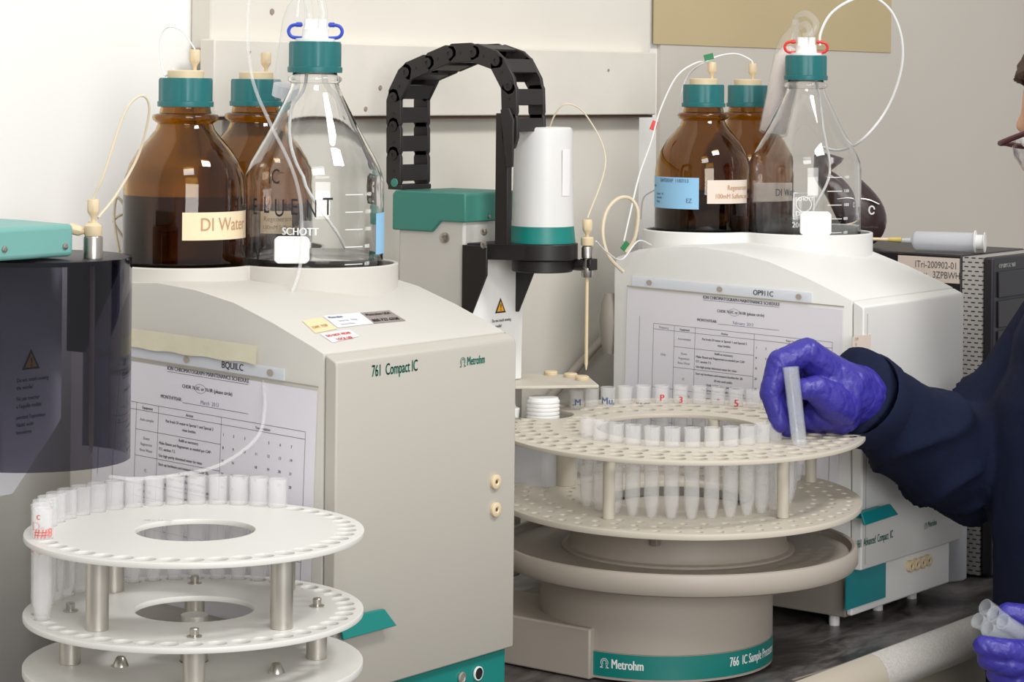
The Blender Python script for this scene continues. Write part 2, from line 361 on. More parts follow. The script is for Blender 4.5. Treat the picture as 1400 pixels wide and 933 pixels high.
# bench ---------------------------------------------------------------
BY = 1.222
bench = thing('lab_bench', (2.0, 1.5, -0.9), 'black lab worktop with speckled grey front lip along the wall', 'bench')
MB().box((-1.0, BY, -0.03), (6.5, WALL - 0.001, 0.0)).build('worktop', 'worktop', bench, bevel=0.002)
prof = [(BY - 0.0005, 0.004), (BY - 0.008, 0.007), (BY - 0.018, 0.004), (BY - 0.026, -0.006), (BY - 0.03, -0.018), (BY - 0.026, -0.030), (BY - 0.018, -0.036), (BY - 0.0005, -0.036)]
xl = onZ(1200, 905, 0).x
MB().prism(prof, 'x', -1.0, xl).build('edge_lip', 'cab', bench, label='beige rounded front lip')
MB().prism(prof, 'x', xl + 0.0005, 6.5).build('edge_lip', 'lip', bench, label='speckled grey rounded front lip')
MB().box((-1.0, BY + 0.005, -0.14), (6.5, BY + 0.02, -0.037)).build('front_rail', 'cab', bench, bevel=0.002)
for i in range(11):
    MB().box((-1.0 + i * 0.637, BY + 0.01, -0.80), (-1.0 + i * 0.637 + 0.632, BY + 0.03, -0.145)).build('cabinet_door', 'cab', bench, bevel=0.002)
MB().box((-1.0, BY + 0.05, -0.9), (6.5, WALL - 0.001, -0.031)).build('carcass', 'cab', bench)
MB().tube([onZ(x, y, 0.0005) + Vector((0, 0.0015, 0)) for x, y in [(1085, 931), (1150, 911), (1250, 878), (1340, 848)]], 0.0012, 6, 10).build('caulk_bead', 'base_dark', bench)

# ================================================================== BOTTLES (positions first: the trays follow them)
FLOORZ = 0.377
B = dict(c1=(1.7132, 1.5534), a1=(1.6160, 1.6315), a2=(1.7640, 1.6800), c2=(2.5101, 1.4735), aA=(2.4508, 1.5824), aB=(2.5721, 1.5945))
CLEAR_R, AMBER_R = 0.068, 0.0585
# ================================================================== ION CHROMATOGRAPHS
ARCH = [(0.0, 0.366), (0.014, 0.3715), (0.06, 0.3885), (0.108, 0.4035), (0.156, 0.412), (0.205, 0.4156), (0.255, 0.413), (0.286, 0.4085), (0.317, 0.398)]
def arch_z(d):
    for (a, za), (b, zb) in zip(ARCH, ARCH[1:]):
        if d <= b: return za + (zb - za) * max(0, (d - a)) / (b - a)
    return ARCH[-1][1]
def tray_outline(bots, off, n=160):
    cx_ = sum(b[0] for b in bots) / len(bots); cy_ = sum(b[1] for b in bots) / len(bots)
    cs = [(b[0], b[1], b[2] + off) for b in bots] + [(cx_, cy_, 0.075 + off)]
    out = []
    for i in range(n):
        t = 2 * math.pi * i / n; dx, dy = math.cos(t), math.sin(t); best = 0
        for (x, y, r) in cs:
            ex, ey = x - cx_, y - cy_; bb = dx * ex + dy * ey; cc = ex * ex + ey * ey - r * r; D = bb * bb - cc
            if D > 0: best = max(best, bb + math.sqrt(D))
        out.append((cx_ + dx * best, cy_ + dy * best))
    return out
def ring_wall(mb, inner, outer, zi0, zi1):
    n = len(inner); vs = [(x, y, zi0) for x, y in inner] + [(x, y, zi1) for x, y in inner] + [(x, y, zi0) for x, y in outer] + [(x, y, zi1) for x, y in outer]
    fs = []
    for i in range(n):
        k = (i + 1) % n
        fs += [(i, k, n + k, n + i), (2 * n + i, 3 * n + i, 3 * n + k, 2 * n + k), (n + i, n + k, 3 * n + k, 3 * n + i), (i, 2 * n + i, 2 * n + k, k)]
    return mb.add(vs, fs)
def bake(o):
    dg = bpy.context.evaluated_depsgraph_get(); me = bpy.data.meshes.new_from_object(o.evaluated_get(dg)); o.modifiers.clear(); old = o.data; o.data = me; me.name = old.name; bpy.data.meshes.remove(old)
def ic_unit(name, x0, x1, yf, bots, bodymat, doormat, rim, label):
    u = thing(name, ((x0 + x1) / 2, yf + 0.15, 0), label, 'chromatograph')
    prof_ = [(yf + d, z) for d, z in ARCH]
    body = MB().prism([(yf + 0.0006, 0.069)] + [(yf + 0.0006, 0.366)] + prof_[1:] + [(yf + 0.32, 0.385), (yf + 0.32, 0.069)], 'x', x0, x1).build('body', bodymat, u)
    tin = tray_outline(bots, 0.010); tout = tray_outline(bots, 0.0145)
    cut = MB().prism(tin, 'z', FLOORZ - 0.004, 0.6).build('cutter', bodymat)
    md = body.modifiers.new('cut', 'BOOLEAN'); md.operation = 'DIFFERENCE'; md.solver = 'EXACT'; md.object = cut
    bv = body.modifiers.new('bevel', 'BEVEL'); bv.width = 0.0035; bv.segments = 3; bv.limit_method = 'ANGLE'; bv.angle_limit = math.radians(50)
    bake(body); bpy.data.objects.remove(cut); finish(body.data, True, 50)
    ring_wall(MB(), tin, tout, FLOORZ + 0.001, rim).build('bottle_tray_rim', bodymat, u, bevel=0.0012)
    MB().prism(tray_outline(bots, 0.0095), 'z', FLOORZ - 0.003, FLOORZ).build('bottle_tray_floor', bodymat, u)
    zt = 0.362
    MB().prism([(yf - 0.001, 0.069), (yf - 0.001, 0.3655), (yf - 0.0135, zt - 0.002), (yf - 0.0145, zt - 0.006), (yf - 0.0145, 0.071), (yf - 0.013, 0.069)], 'x', x0 + 0.0005, x1 - 0.0005).build('door', doormat, u, bevel=0.0015)
    return u
def hit_top(px, py, yf, lift=0.0004):
    r = ray(px, py); k = 1.7 / r.length; prev = None
    for i in range(4000):
        p = EYE + r * (k + i * 0.0005 / r.length)
        if 0 <= p.y - yf <= 0.317 and p.z <= arch_z(p.y - yf) + lift: return p
    return p
# ---- left unit
YA = 1.375; XA0 = onY(443, 480, YA).x; XA1 = onY(690, 458, YA).x
icA = ic_unit('ion_chromatograph', XA0, XA1, YA, [(*B['c1'], CLEAR_R), (*B['a1'], AMBER_R), (*B['a2'], AMBER_R)], 'body', 'door', 0.427, 'grey benchtop chromatograph with domed top and teal base strip, beside three-tier rack')
DA = YA - 0.0145
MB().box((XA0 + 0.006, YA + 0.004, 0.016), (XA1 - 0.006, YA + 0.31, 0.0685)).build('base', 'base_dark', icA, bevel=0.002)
tb = MB().box((XA0 + 0.004, YA - 0.008, 0.014), (XA1 - 0.005, YA + 0.0035, 0.0675)).build('base_strip', 'teal', icA, bevel=0.001, label='teal strip under the door')
for px, py, r_, m_ in [(653, 921, 0.0058, 'black'), (631, 927, 0.0055, 'alu')]:
    p = onY(px, py, YA - 0.0085)
    MB().lathe([(0, 0), (r_, 0), (r_, 0.0012), (r_ * .72, 0.0018), (r_ * .7, 0.0012), (0, 0.0012)], p, 24, (0, -1, 0)).build('socket', m_, tb)
    if m_ == 'black': MB().lathe([(r_ * .95, 0), (r_ * 1.12, 0), (r_ * 1.12, 0.0016), (r_ * .95, 0.0018)], p, 24, (0, -1, 0), caps=False).build('socket_ring', 'white', tb)
for dx in (0.03, XA1 - XA0 - 0.03):
    for dy in (0.03, 0.28): MB().cyl((XA0 + dx, YA + dy, 0.0), (XA0 + dx, YA + dy, 0.016), 0.011).build('foot', 'black', icA)
def wedge_handle(pts, m, parent, Yd, dep):
    a, b, c_, d = [onY(x, y, Yd - dep) for x, y in pts]     # outer face corners tl, tr, br, bl
    t_ = Vector((0, .003, 0)); mb = MB(); sl_ = Vector((0, .004, 0))
    mb.add([a + t_ + sl_, b + t_ + sl_, c_ + t_, d + t_, a + sl_, b + sl_, c_, d], [(0, 1, 2, 3), (4, 7, 6, 5), (0, 4, 5, 1), (1, 5, 6, 2), (2, 6, 7, 3), (3, 7, 4, 0)])
    h_ = mb.build('handle', m, parent, bevel=0.0008)
    zt_h = min(a.z, b.z)
    MB().box((a.x + .005, a.y + .0072, zt_h - .007), (b.x - .006, Yd - .0002, zt_h - .001)).build('handle_stem', m, h_, bevel=.0006)
    return h_
wedge_handle([(470, 847), (531, 834), (543, 856), (470, 876)], 'teal', icA, DA, 0.011)
for px, py in [(676, 659), (676, 697)]:
    p = onY(px, py, DA)
    q = MB().lathe([(0.0018, 0.0002), (0.0068, 0.0002), (0.0068, 0.003), (0.0060, 0.0036), (0.003, 0.0036), (0.0018, 0.0026)], p, 24, (0, -1, 0), caps=False).build('port_ring', 'peek', icA)
    MB().lathe([(0, 0.0008), (0.0019, 0.0008)], p, 12, (0, -1, 0)).build('port_hole', 'black', q)
F_ = Vector((1, 0, 0)); U_ = Vector((0, 0, 1))
def door_map(px, py, Y): return plane_map(onY(px, py, Y - 0.0004), F_, U_)
lettering([('761  Compact IC', 0, 0, 0.0145, 0.62, 'LEFT', 0.0005)], door_map(508, 515.5, DA), 'print_teal', icA)
mp_ = door_map(629, 502, DA); maker_logo(mp_, 0, 0, 0.0085, 'print_teal', icA, 0.0006); lettering([('Metrohm', 0.0100, 0.0006, 0.0113, 0.62, 'LEFT', 0.0006)], mp_, 'print_teal', icA)
# stickers on the domed top, left unit
def top_sticker(name, quad, yf, m, parent, n=4):
    a, b, c_, d = [hit_top(x, y, yf) for x, y in quad]; mb = MB(); vs = []; fs = []
    for j in range(n + 1):
        for i in range(2):
            p = (a.lerp(b, i)).lerp(d.lerp(c_, i), j / n); vs.append((p.x, p.y, arch_z(p.y - yf) + 0.0005))
    for j in range(n): fs.append((2 * j, 2 * j + 2, 2 * j + 3, 2 * j + 1))
    o = MB().add(vs, fs).build(name, m, parent)
    ux = (b - a).normalized(); uy = (a - d).normalized()
    return o, (lambda x, y: Vector(((d + ux * x + uy * y).x, (d + ux * x + uy * y).y, arch_z((d + ux * x + uy * y).y - yf) + 0.0009))), (b - a).length, (a - d).length
s1, m1, w1, h1 = top_sticker('sticker', [(441.6, 432.5), (491.7, 428), (511, 442.7), (462, 448.5)], YA, 'label_w', icA)
s1['label'] = 'white service sticker'
lettering([('Metrohm', 0.003, h1 * .72, 0.006, 0.8, 'LEFT', .0004), ('Serial No.  TM26', 0.010, h1 * .42, 0.0045, 0.8, 'LEFT'), ('Service Date', 0.008, h1 * .16, 0.0045, 0.8, 'LEFT')], m1, 'ink_blue', s1)
s2, m2, w2, h2 = top_sticker('sticker', [(491.9, 428), (532, 424.7), (555, 438.8), (511.3, 442.7)], YA, 'label_g', icA)
s2['label'] = 'grey telephone sticker'
lettering([('Metrohm USA', 0.003, h2 * .66, 0.0062, 0.9, 'LEFT', .0004), ('800-727-6768', 0.002, h2 * .12, 0.0075, 0.85, 'LEFT', .0005)], m2, 'ink_dark', s2)
s3, m3, w3, h3 = top_sticker('sticker', [(413, 439), (439, 434.5), (461, 450), (431, 456)], YA, 'label_o', icA)
s3['label'] = 'pale orange sticker'
lettering([('CHM  7158', 0.003, h3 * .3, 0.0065, 0.7, 'LEFT', .0004)], m3, 'ink_brown', s3)
s4, m4, w4, h4 = top_sticker('sticker', [(437, 457), (478, 451), (491, 460), (455, 469)], YA, 'label_w', icA)
s4['label'] = 'white sticker with red lettering'
lettering([('DO NOT MOVE', 0.003, h4 * .55, 0.006, 0.8, 'LEFT', .0005), ('LOCK USE', 0.009, h4 * .1, 0.006, 0.8, 'LEFT', .0005)], m4, 'ink_red', s4)
# ---- right unit
YB = 1.297; XB0 = onY(1165, 415, YB).x; XB1 = onY(1303, 397, YB).x
icB = ic_unit('ion_chromatograph', XB0, XB1, YB, [(*B['c2'], CLEAR_R), (*B['aA'], AMBER_R), (*B['aB'], AMBER_R)], 'body_w', 'body_w', 0.427, 'white benchtop chromatograph with petrol panel and four beige ports, near the gloved person')
DB = YB - 0.0145
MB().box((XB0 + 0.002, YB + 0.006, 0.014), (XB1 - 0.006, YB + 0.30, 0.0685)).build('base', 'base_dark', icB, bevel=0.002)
fb = MB().box((XB0 + 0.0025, YB - 0.002, 0.017), (XB1 - 0.0065, YB + 0.0055, 0.0685)).build('base_front', 'body_w', icB, bevel=0.002)
p0, p1 = onY(1156, 815, YB - .0025), onY(1210, 795, YB - .0025)
MB().box((p0.x, YB - 0.0035, 0.026), (p1.x, YB - 0.0022, 0.0675)).build('colour_panel', 'cyan', fb, label='petrol blue panel')
for px, py in [(1242, 774), (1250, 771.5), (1258, 769), (1266, 766)]:
    p = onY(px, py, YB - 0.002)
    q = MB().lathe([(0.002, 0.0002), (0.0068, 0.0002), (0.0068, 0.005), (0.006, 0.0056), (0.0035, 0.0056), (0.002, 0.004)], p, 24, (0, -1, 0), caps=False).build('port_ring', 'peek', fb)
    MB().lathe([(0, 0.002), (0.0021, 0.002)], p, 12, (0, -1, 0)).build('port_hole', 'black', q)
for dx in (0.02, 0.12, XB1 - XB0 - 0.04):
    for dy in (0.03, 0.27): MB().cyl((XB0 + dx, YB + dy, 0.0), (XB0 + dx, YB + dy, 0.0145), 0.006).build('foot', 'white', icB)
wedge_handle([(1183, 703), (1222, 690), (1229, 704), (1183, 719)], 'cyan', icB, DB, 0.018)
lettering([('861  Advanced  Compact  IC', 0, 0, 0.0125, 0.55, 'LEFT', 0.0004)], door_map(1172, 750, DB), 'print_teal', icB)
mp_ = door_map(1264, 723.5, DB); maker_logo(mp_, 0, 0, 0.0065, 'print_teal', icB, 0.0006); lettering([('Metrohm', 0.0082, 0.0006, 0.0095, 0.6, 'LEFT', 0.0005)], mp_, 'print_teal', icB)
p = onY(1165, 461, DB - .0004); q = onY(1190, 480, DB - .0004)
st = MB().box((p.x + .001, DB - .0008, q.z), (q.x, DB - .0002, p.z)).build('sticker', 'label_p', icB, label='small cream sticker')
lettering([('CHM', 0.004, 0.011, 0.005, .7, 'LEFT'), ('761', 0.004, 0.005, 0.005, .7, 'LEFT'), ('861', 0.004, -0.001, 0.005, .7, 'LEFT')], plane_map((p.x + .001, DB - .0011, q.z + 0.003), F_, U_), 'ink_brown', st)
MB().box((onY(1186, 408, DB).x, DB - .0003, 0.075), (onY(1186, 408, DB).x + .0006, DB - .0001, 0.352)).build('door_seam', 'base_dark', icB)

# ---- maintenance sheets in clear sleeves on the left-hand sides of both units
def sheet_axes(px, py, X, tilt):
    o = onX(px, py, X); t = math.radians(tilt)
    return o, Vector((0, -math.cos(t), -math.sin(t))), Vector((0, -math.sin(t), math.cos(t)))   # top right corner, right, up
def flat(px, py, X, o, ux, uy): d = onX(px, py, X) - o; return d.dot(ux), d.dot(uy)
oB, uxB, uyB = sheet_axes(1152.5, 424, XB0 - 0.001, 1.2)
oA, uxA, uyA = sheet_axes(434, 535, XA0 - 0.001, 2.0)
def fB(px, py): return flat(px, py, XB0 - 0.001, oB, uxB, uyB)
def fA(px, py): return flat(px, py, XA0 - 0.001, oA, uxA, uyA)
TX = []   # (text, x, y, size, xs, align, bold) in sheet coordinates, origin top right
def tB(t, cx_, cy_, sz=0.0040, al='CENTER', b=0.0002): x, y = fB(850 + cx_ / 5.49, 370 + cy_ / 5.49); TX.append((t, x, y, sz, 0.95, al, b))
tl = fA(229, 516); tr = fA(340, 526)
TX.append(('ION CHROMATOGRAPH MAINTENANCE SCHEDULE', (tl[0] + tr[0]) / 2, tr[1] + 0.0015, 0.0052, 0.84, 'CENTER', 0.0004))
mid = (tl[0] + tr[0]) / 2; ty = tr[1]
TX.append(('CHDR 761IC or 761IR (please circle)', mid, ty - 0.0125, 0.0046, 0.9, 'CENTER', 0.0003)); TX.append(('MONTH/YEAR:', mid - 0.045, ty - 0.025, 0.0046, 0.9, 'CENTER', 0.0003))
rows = []
cE, cEq, cAc, cR, rEnd = -0.246, -0.211, -0.168, -0.070, 0.0
xe0 = fB(894, 440)[0]; xe1 = fB(922.5, 440)[0]; xe2 = fB(951, 440)[0]; xe3 = fB(1032, 440)[0]; xe4 = fA(418, 590)[0]
yh0 = ty - 0.033; yh1 = yh0 - 0.0065; ya = yh1 - 0.018; yb = ya - 0.024; yc = yb - 0.026; yd = yc - 0.0115; ye = yd - 0.010; yfz = ye - 0.018
bot = -0.200
TX += [('Frequency', (xe0 + xe1) / 2, yh1 + .0015, .0036, .9, 'CENTER'), ('Equipment', (xe1 + xe2) / 2, yh1 + .0015, .0036, .9, 'CENTER', .0002), ('Action', (xe2 + xe3) / 2, yh1 + .0015, .0038, .9, 'CENTER', .0002), ('Your rotation', (xe3 + xe4) / 2, yh1 + .0015, .0036, .9, 'CENTER', .0002),
       ('Daily', (xe0 + xe1) / 2, yb + .012, .0038, .9, 'CENTER'), ('Weekly', (xe0 + xe1) / 2, ye, .0038, .9, 'CENTER'),
       ('Auto-sampler', (xe1 + xe2) / 2, ya + .0085, .0037, .9, 'CENTER'),
       ('Put fresh DI water in Special 1 and Special 2', (xe2 + xe3) / 2, ya + .0110, .0037, .92, 'CENTER', .0002), ('rinse bottles.', (xe2 + xe3) / 2, ya + .0055, .0037, .92, 'CENTER', .0002),
       ('Eluent', (xe1 + xe2) / 2, yb + .0155, .0037, .9, 'CENTER'), ('Regenerant', (xe1 + xe2) / 2, yb + .010, .0037, .9, 'CENTER'), ('Rinse Water', (xe1 + xe2) / 2, yb + .0045, .0037, .9, 'CENTER'),
       ('Refill as necessary.', (xe2 + xe3) / 2, yb + .0195, .0037, .92, 'CENTER', .0002), ('Make Eluent and Regenerant as needed per CAP-', xe2 + .002, yb + .0140, .0037, .9, 'LEFT', .0002), ('IT7, section 7.2.', xe2 + .002, yb + .0085, .0037, .9, 'LEFT', .0002), ('Use high purity deionized water for rinse', xe2 + .002, yb + .0025, .0037, .9, 'LEFT', .0002),
       ('IC', (xe1 + xe2) / 2, yc + .012, .0038, .9, 'CENTER'),
       ('Start up hardware and measure baseline for 20-', xe2 + .002, yc + .0205, .0037, .9, 'LEFT', .0002), ('30 min until stable.', (xe2 + xe3) / 2, yc + .0145, .0037, .9, 'CENTER', .0002), ('Drift: < 0.01 uS/cm per 5 minutes', (xe2 + xe3) / 2, yc + .0085, .0037, .9, 'CENTER', .0002), ('Background noise: < 0.003 uS/ 0.5 minutes', (xe2 + xe3) / 2, yc + .0025, .0037, .9, 'CENTER', .0002),
       ('Waste Bottle', (xe1 + xe2) / 2, yd + .0045, .0037, .9, 'CENTER'), ('Empty as necessary - do above half full', (xe2 + xe3) / 2, yd + .0045, .0037, .9, 'CENTER', .0002),
       ('Autosampler', (xe1 + xe2) / 2, ye + .0035, .0037, .9, 'CENTER'), ('Change tubing as needed', (xe2 + xe3) / 2, ye + .0035, .0037, .9, 'CENTER', .0002)]
gx = [fA(170 + c / 4.444, 600)[0] for c in (603, 665, 733, 805, 880, 950, 1018)]
for i in range(30):
    if i in (3, 16): continue
    TX.append((str(i + 1), gx[i % 7], yh1 - 0.010 - (i // 7) * 0.0118, 0.0036, 0.9, 'CENTER', .0002))
for i, k in enumerate((2, 5, 3)): TX.append((str(k), gx[3 + i], yd - 0.012 - i * 0.004, 0.0036, 0.9, 'CENTER'))
LN = [((xe0, yh0), (xe4, yh0)), ((xe0, yh1), (xe4, yh1)), ((xe1, ya), (xe3, ya)), ((xe1, yb), (xe3, yb)), ((xe0, yc), (xe3, yc)), ((xe1, yd), (xe4, yd)), ((xe1, ye), (xe3, ye)), ((xe0, yfz), (xe4, yfz)),
      ((xe0, yh0), (xe0, bot)), ((xe1, yh0), (xe1, bot)), ((xe2, yh0), (xe2, bot)), ((xe3, yh0), (xe3, bot)), ((xe4, yh0), (xe4, bot)), ((xe0, bot), (xe4, bot)),
      ((tl[0], ty), (tr[0], ty)), ((mid - .03, ty - .026), (mid + .052, ty - .026)), ((xe0 - .02, -0.03), (xe0 - .02, -.11))]
def sheet(parent, X, o, ux, uy, wd, strip, strip_txt, label, pen):
    off = Vector((-1, 0, 0))
    def P(x, y, l=0.0): return o + ux * x + uy * y + off * l
    pm = MB(); H_ = 0.216
    vs = []
    for l in (0.0, 0.0002): vs += [P(0, 0, l), P(-wd, 0, l), P(-wd, -H_, l), P(0, -H_, l)]
    pm.add(vs, [(0, 1, 2, 3), (7, 6, 5, 4), (0, 4, 5, 1), (1, 5, 6, 2), (2, 6, 7, 3), (3, 7, 4, 0)])
    s_ = pm.build('maintenance_sheet', 'paper', parent, smooth=False, label=label)
    lettering(TX, lambda x, y: P(x, y, 0.0004), 'ink', s_, 'printed_text')
    lm = MB()
    for a, b in LN: stroke(lm, [a, b], 0.00042, lambda x, y: P(x, y, 0.0004))
    el = [(mid - .0085 + .007 * math.cos(t), ty - .0110 + .004 * math.sin(t)) for t in [2 * math.pi * i / 20 for i in range(20)]]
    stroke(lm, el, 0.0003, lambda x, y: P(x, y, 0.0005), True)
    lm.build('ruled_lines', 'ink', s_, smooth=False)
    lettering([(pen, mid + 0.004, ty - 0.0245, 0.005, 0.9, 'CENTER')], lambda x, y: P(x, y, 0.0004), 'ink_blue', s_, 'handwriting')
    # clear sleeve with its punched strip
    x0s, x1s, y1s = strip
    MB().add([P(0.002, 0.003, 0.0012), P(-wd - 0.004, 0.003, 0.0012), P(-wd - 0.004, -H_ - 0.004, 0.0012), P(0.002, -H_ - 0.004, 0.0012)], [(0, 1, 2, 3)]).build('clear_sleeve', 'sleeve', s_, smooth=False)
    sm = []
    for l in (0.0006, 0.0011): sm += [P(x0s, 0.004, l), P(x1s, 0.004, l), P(x1s, y1s, l), P(x0s, y1s, l)]
    so = MB().add(sm, [(0, 1, 2, 3), (7, 6, 5, 4), (0, 4, 5, 1), (1, 5, 6, 2), (2, 6, 7, 3), (3, 7, 4, 0)]).build('punched_strip', 'milky', s_, smooth=False)
    MB().add([P(0.002, 0.003, .0013), P(-wd, 0.003, .0013), P(-wd, 0.0045, .0013), P(0.002, 0.0045, .0013)], [(0, 1, 2, 3)]).build('sleeve_fold', 'base', s_, smooth=False)
    for fx in (0.10, 0.5, 0.93):
        c_ = x0s + (x1s - x0s) * fx
        MB().add([P(c_ + .004 * math.cos(t), (y1s + 0.004) / 2 + .0032 * math.sin(t), 0.0014) for t in [2 * math.pi * i / 16 for i in range(16)]], [tuple(range(16))]).build('punched_hole', 'base', s_, smooth=False)
    lettering([(strip_txt, x0s + (x1s - x0s) * 0.74, 0.0075, 0.0085, 0.9, 'CENTER', .0003)], lambda x, y: P(x, y, 0.0016), 'ink', s_, 'strip_print')
    return s_
xa, yaB = fB(865, 379); xb, _ = fB(1111, 397)
shB = sheet(icB, XB0, oB, uxB, uyB, 0.290, (xa, xb, 0.016), 'OP911C', 'printed maintenance sheet in a clear sleeve', 'February  2013')
xa2 = -0.279; xb2, _ = fA(390, 510)
shA = sheet(icA, XA0, oA, uxA, uyA, 0.279, (xa2, xb2, 0.0150), 'BQUILC', 'printed maintenance sheet in a taped clear sleeve', 'March  2013')
# crumpled masking tape over the left sleeve
tm = MB(); n = 26; vs = []; fs = []
ta, tb_ = onX(176, 448, XA0 - .003), onX(354, 473, XA0 - .003); ba, bb_ = onX(176, 474, XA0 - .003), onX(351, 498, XA0 - .003)
for i in range(n + 1):
    t = i / n
    for j in range(5):
        s_ = j / 4; p = ta.lerp(tb_, t).lerp(ba.lerp(bb_, t), s_) + Vector((-0.0015 - 0.0005 * math.sin(t * 31 + s_ * 5) * math.sin(s_ * 3.1), 0, 0.0006 * math.sin(t * 23) * s_))
        vs.append(p)
for i in range(n):
    for j in range(4): a = i * 5 + j; fs.append((a, a + 1, a + 6, a + 5))
MB().add(vs, fs).build('masking_tape', 'tape', icA, label='wrinkled cream masking tape')

# ================================================================== BOTTLES
def cap_mesh(r, h, n=48):
    m_ = MB(); ridge = lambda j, i: 1.0 if j in (0, 1, 2, 5, 6) else (1.0 if (i // 2) % 2 else 0.962)
    m_.lathe([(r * 1.02, 0), (r * 1.03, 0.002), (r * 1.03, h * .17), (r * .985, h * .2), (r * .985, h * .93), (r * .95, h), (r * .6, h)], (0, 0, 0), n, mod=ridge)
    return m_
def shifted(mb_, o): mb_.v = [v + Vector(o) for v in mb_.v]; return mb_
def fitting(o, ax, parent, sc=1.0, name='fitting'):
    m_ = MB().lathe([(0.0018 * sc, 0), (0.0022 * sc, 0.004 * sc), (0.0052 * sc, 0.008 * sc), (0.0058 * sc, 0.010 * sc), (0.0058 * sc, 0.020 * sc), (0.0050 * sc, 0.021 * sc), (0.001, 0.021 * sc)], o, 14, ax, mod=lambda j, i: 1 if j < 2 or i % 2 else .93)
    return m_.build(name, 'peek', parent)
CLEAR_P = [(0.060, 0), (0.066, 0.003), (0.068, 0.008), (0.068, 0.126), (0.0665, 0.135), (0.062, 0.146), (0.053, 0.162), (0.043, 0.180), (0.034, 0.198), (0.0275, 0.211), (0.0240, 0.219), (0.0232, 0.223), (0.0262, 0.2255), (0.0262, 0.2285), (0.0220, 0.231), (0.0205, 0.236), (0.0205, 0.250)]
AMBER_P = [(0.052, 0), (0.057, 0.003), (0.0585, 0.008), (0.0585, 0.120), (0.0570, 0.132), (0.0525, 0.145), (0.0445, 0.158), (0.0350, 0.169), (0.0285, 0.177), (0.0262, 0.183), (0.0310, 0.1865), (0.0318, 0.189), (0.0310, 0.1915), (0.0250, 0.193), (0.0235, 0.200), (0.0235, 0.218)]
def shell(profile, t):
    inner = [(max(r - t, 0.0), z) for r, z in profile if z > 0.009]
    inner = [(max(inner[0][0] - 0.006, 0.001), 0.0065)] + [(inner[0][0], 0.013)] + inner[1:]
    return [(0.0, 0.003), (profile[0][0] - 0.012, 0.0025)] + profile + inner[::-1] + [(0.0, 0.0068)], inner
def sub(prof, n=3):
    P = smooth_path([(r, 0, z) for r, z in prof], n); return [(max(p.x, 0), p.z) for p in P]
def bottle(name, pos, prof, glassm, t, fill, liq, label, cap_h, cap_r, capz):
    b = thing(name, (pos[0], pos[1], FLOORZ), label, 'bottle', 'reagent bottles standing in the trays on the chromatographs')
    o = (pos[0], pos[1], FLOORZ + 0.0003)
    outl, inner = shell(prof, t)
    MB().lathe(outl, o, 56, caps=False).build('glass', glassm, b, angle=60)
    if fill:
        lp = [(0.0, 0.0062)] + [(r + 0.0004, max(z, 0.0062)) for r, z in inner if z < fill]
        r_at = inner[0][0]
        for (ra, za), (rb, zb) in zip(inner, inner[1:]):
            if za <= fill <= zb: r_at = ra + (rb - ra) * (fill - za) / (zb - za)
        lp += [(r_at + 0.0004, fill), (0.0, fill)]
        MB().lathe(lp, o, 56, caps=False).build('liquid', liq, b, angle=50)
    shifted(cap_mesh(cap_r, cap_h), (pos[0], pos[1], FLOORZ + capz)).build('screw_cap', 'cap', b)
    return b
def amber(key, label, fill=0.115):
    b = bottle('amber_bottle', B[key], AMBER_P, 'amber', 0.0026, fill, 'amber_liquid', label, 0.0275, 0.0260, 0.1995)
    x, y = B[key]; zc = FLOORZ + 0.227
    MB().lathe([(0, 0), (0.0175, 0), (0.0175, 0.0065), (0.0165, 0.0075), (0, 0.0075)], (x, y, zc), 28).build('stopper', 'peek', b)
    return b, zc + 0.0075
def bottle_label(b, key, R, px0, px1, py0, py1, m, txt, sz, ink, xs=0.85, nm='paper_label'):
    o = B[key]; zd = depth((o[0], o[1], 0)); pxc = None
    c0 = PPX + RT.dot(Vector((o[0], o[1], 0))) / zd * FPX; k = zd / FPX; f = facing(o)
    def ang(px): v = max(-1, min(1, (px - 0 - c0) * k / R)); return f + math.asin(v)
    zz = lambda py: CAMH - (py - PPY - (c0 - PPX) * math.sin(ROLL)) * (zd - R * .8) / FPX
    t0, t1 = ang(px0), ang(px1); z1, z0 = zz(py0), zz(py1)
    l = MB().patch(o, R + 0.0002, t0, t1, z0, z1).build(nm, m, b)
    items = []
    for i, (s_, rel, szk) in enumerate(txt): items.append((s_, (t1 - t0) * R * rel[0], (z1 - z0) * rel[1], sz * szk, xs, 'LEFT', 0.0002))
    if items: lettering(items, cyl_map(o, R + 0.0008, t0, z0), ink, l)
    return l
b1, zt1 = amber('a1', 'large brown glass bottle on the grey chromatograph, in front, cream DI Water label', 0.115)
bottle_label(b1, 'a1', AMBER_R, 251, 336, 290, 328, 'label', [('DI Water', (0.20, 0.34), 1)], 0.0175, 'ink_brown')
b2, zt2 = amber('a2', 'brown glass bottle behind the clear bottle on the grey chromatograph', 0.105)
bottle_label(b2, 'a2', AMBER_R, 352, 398, 286, 322, 'label', [('Regenerant', (0.1, 0.55), 1), ('100mM Sulfuric acid', (0.06, 0.2), .8)], 0.0085, 'ink_brown')
b3, zt3 = amber('aA', 'brown glass bottle with pale blue and cream labels on the white chromatograph', 0.100)
bottle_label(b3, 'aA', AMBER_R, 896, 957, 243, 286, 'label_b', [('DATE/EXP  11/07/13', (0.36, 0.84), 1.1), ('Reagent', (0.10, 0.68), .7), ('Hazard    M', (0.25, 0.42), .7), ('Reactivity', (0.25, 0.30), .7), ('Expiry', (0.25, 0.18), .7), ('EZ', (0.83, 0.2), 1.4)], 0.0055, 'ink_blue')
bottle_label(b3, 'aA', AMBER_R, 968, 1021, 246, 278, 'label_p', [('Regenerant', (0.42, 0.58), 1), ('100mM Sulfuric acid', (0.15, 0.22), .95)], 0.0085, 'ink_brown')
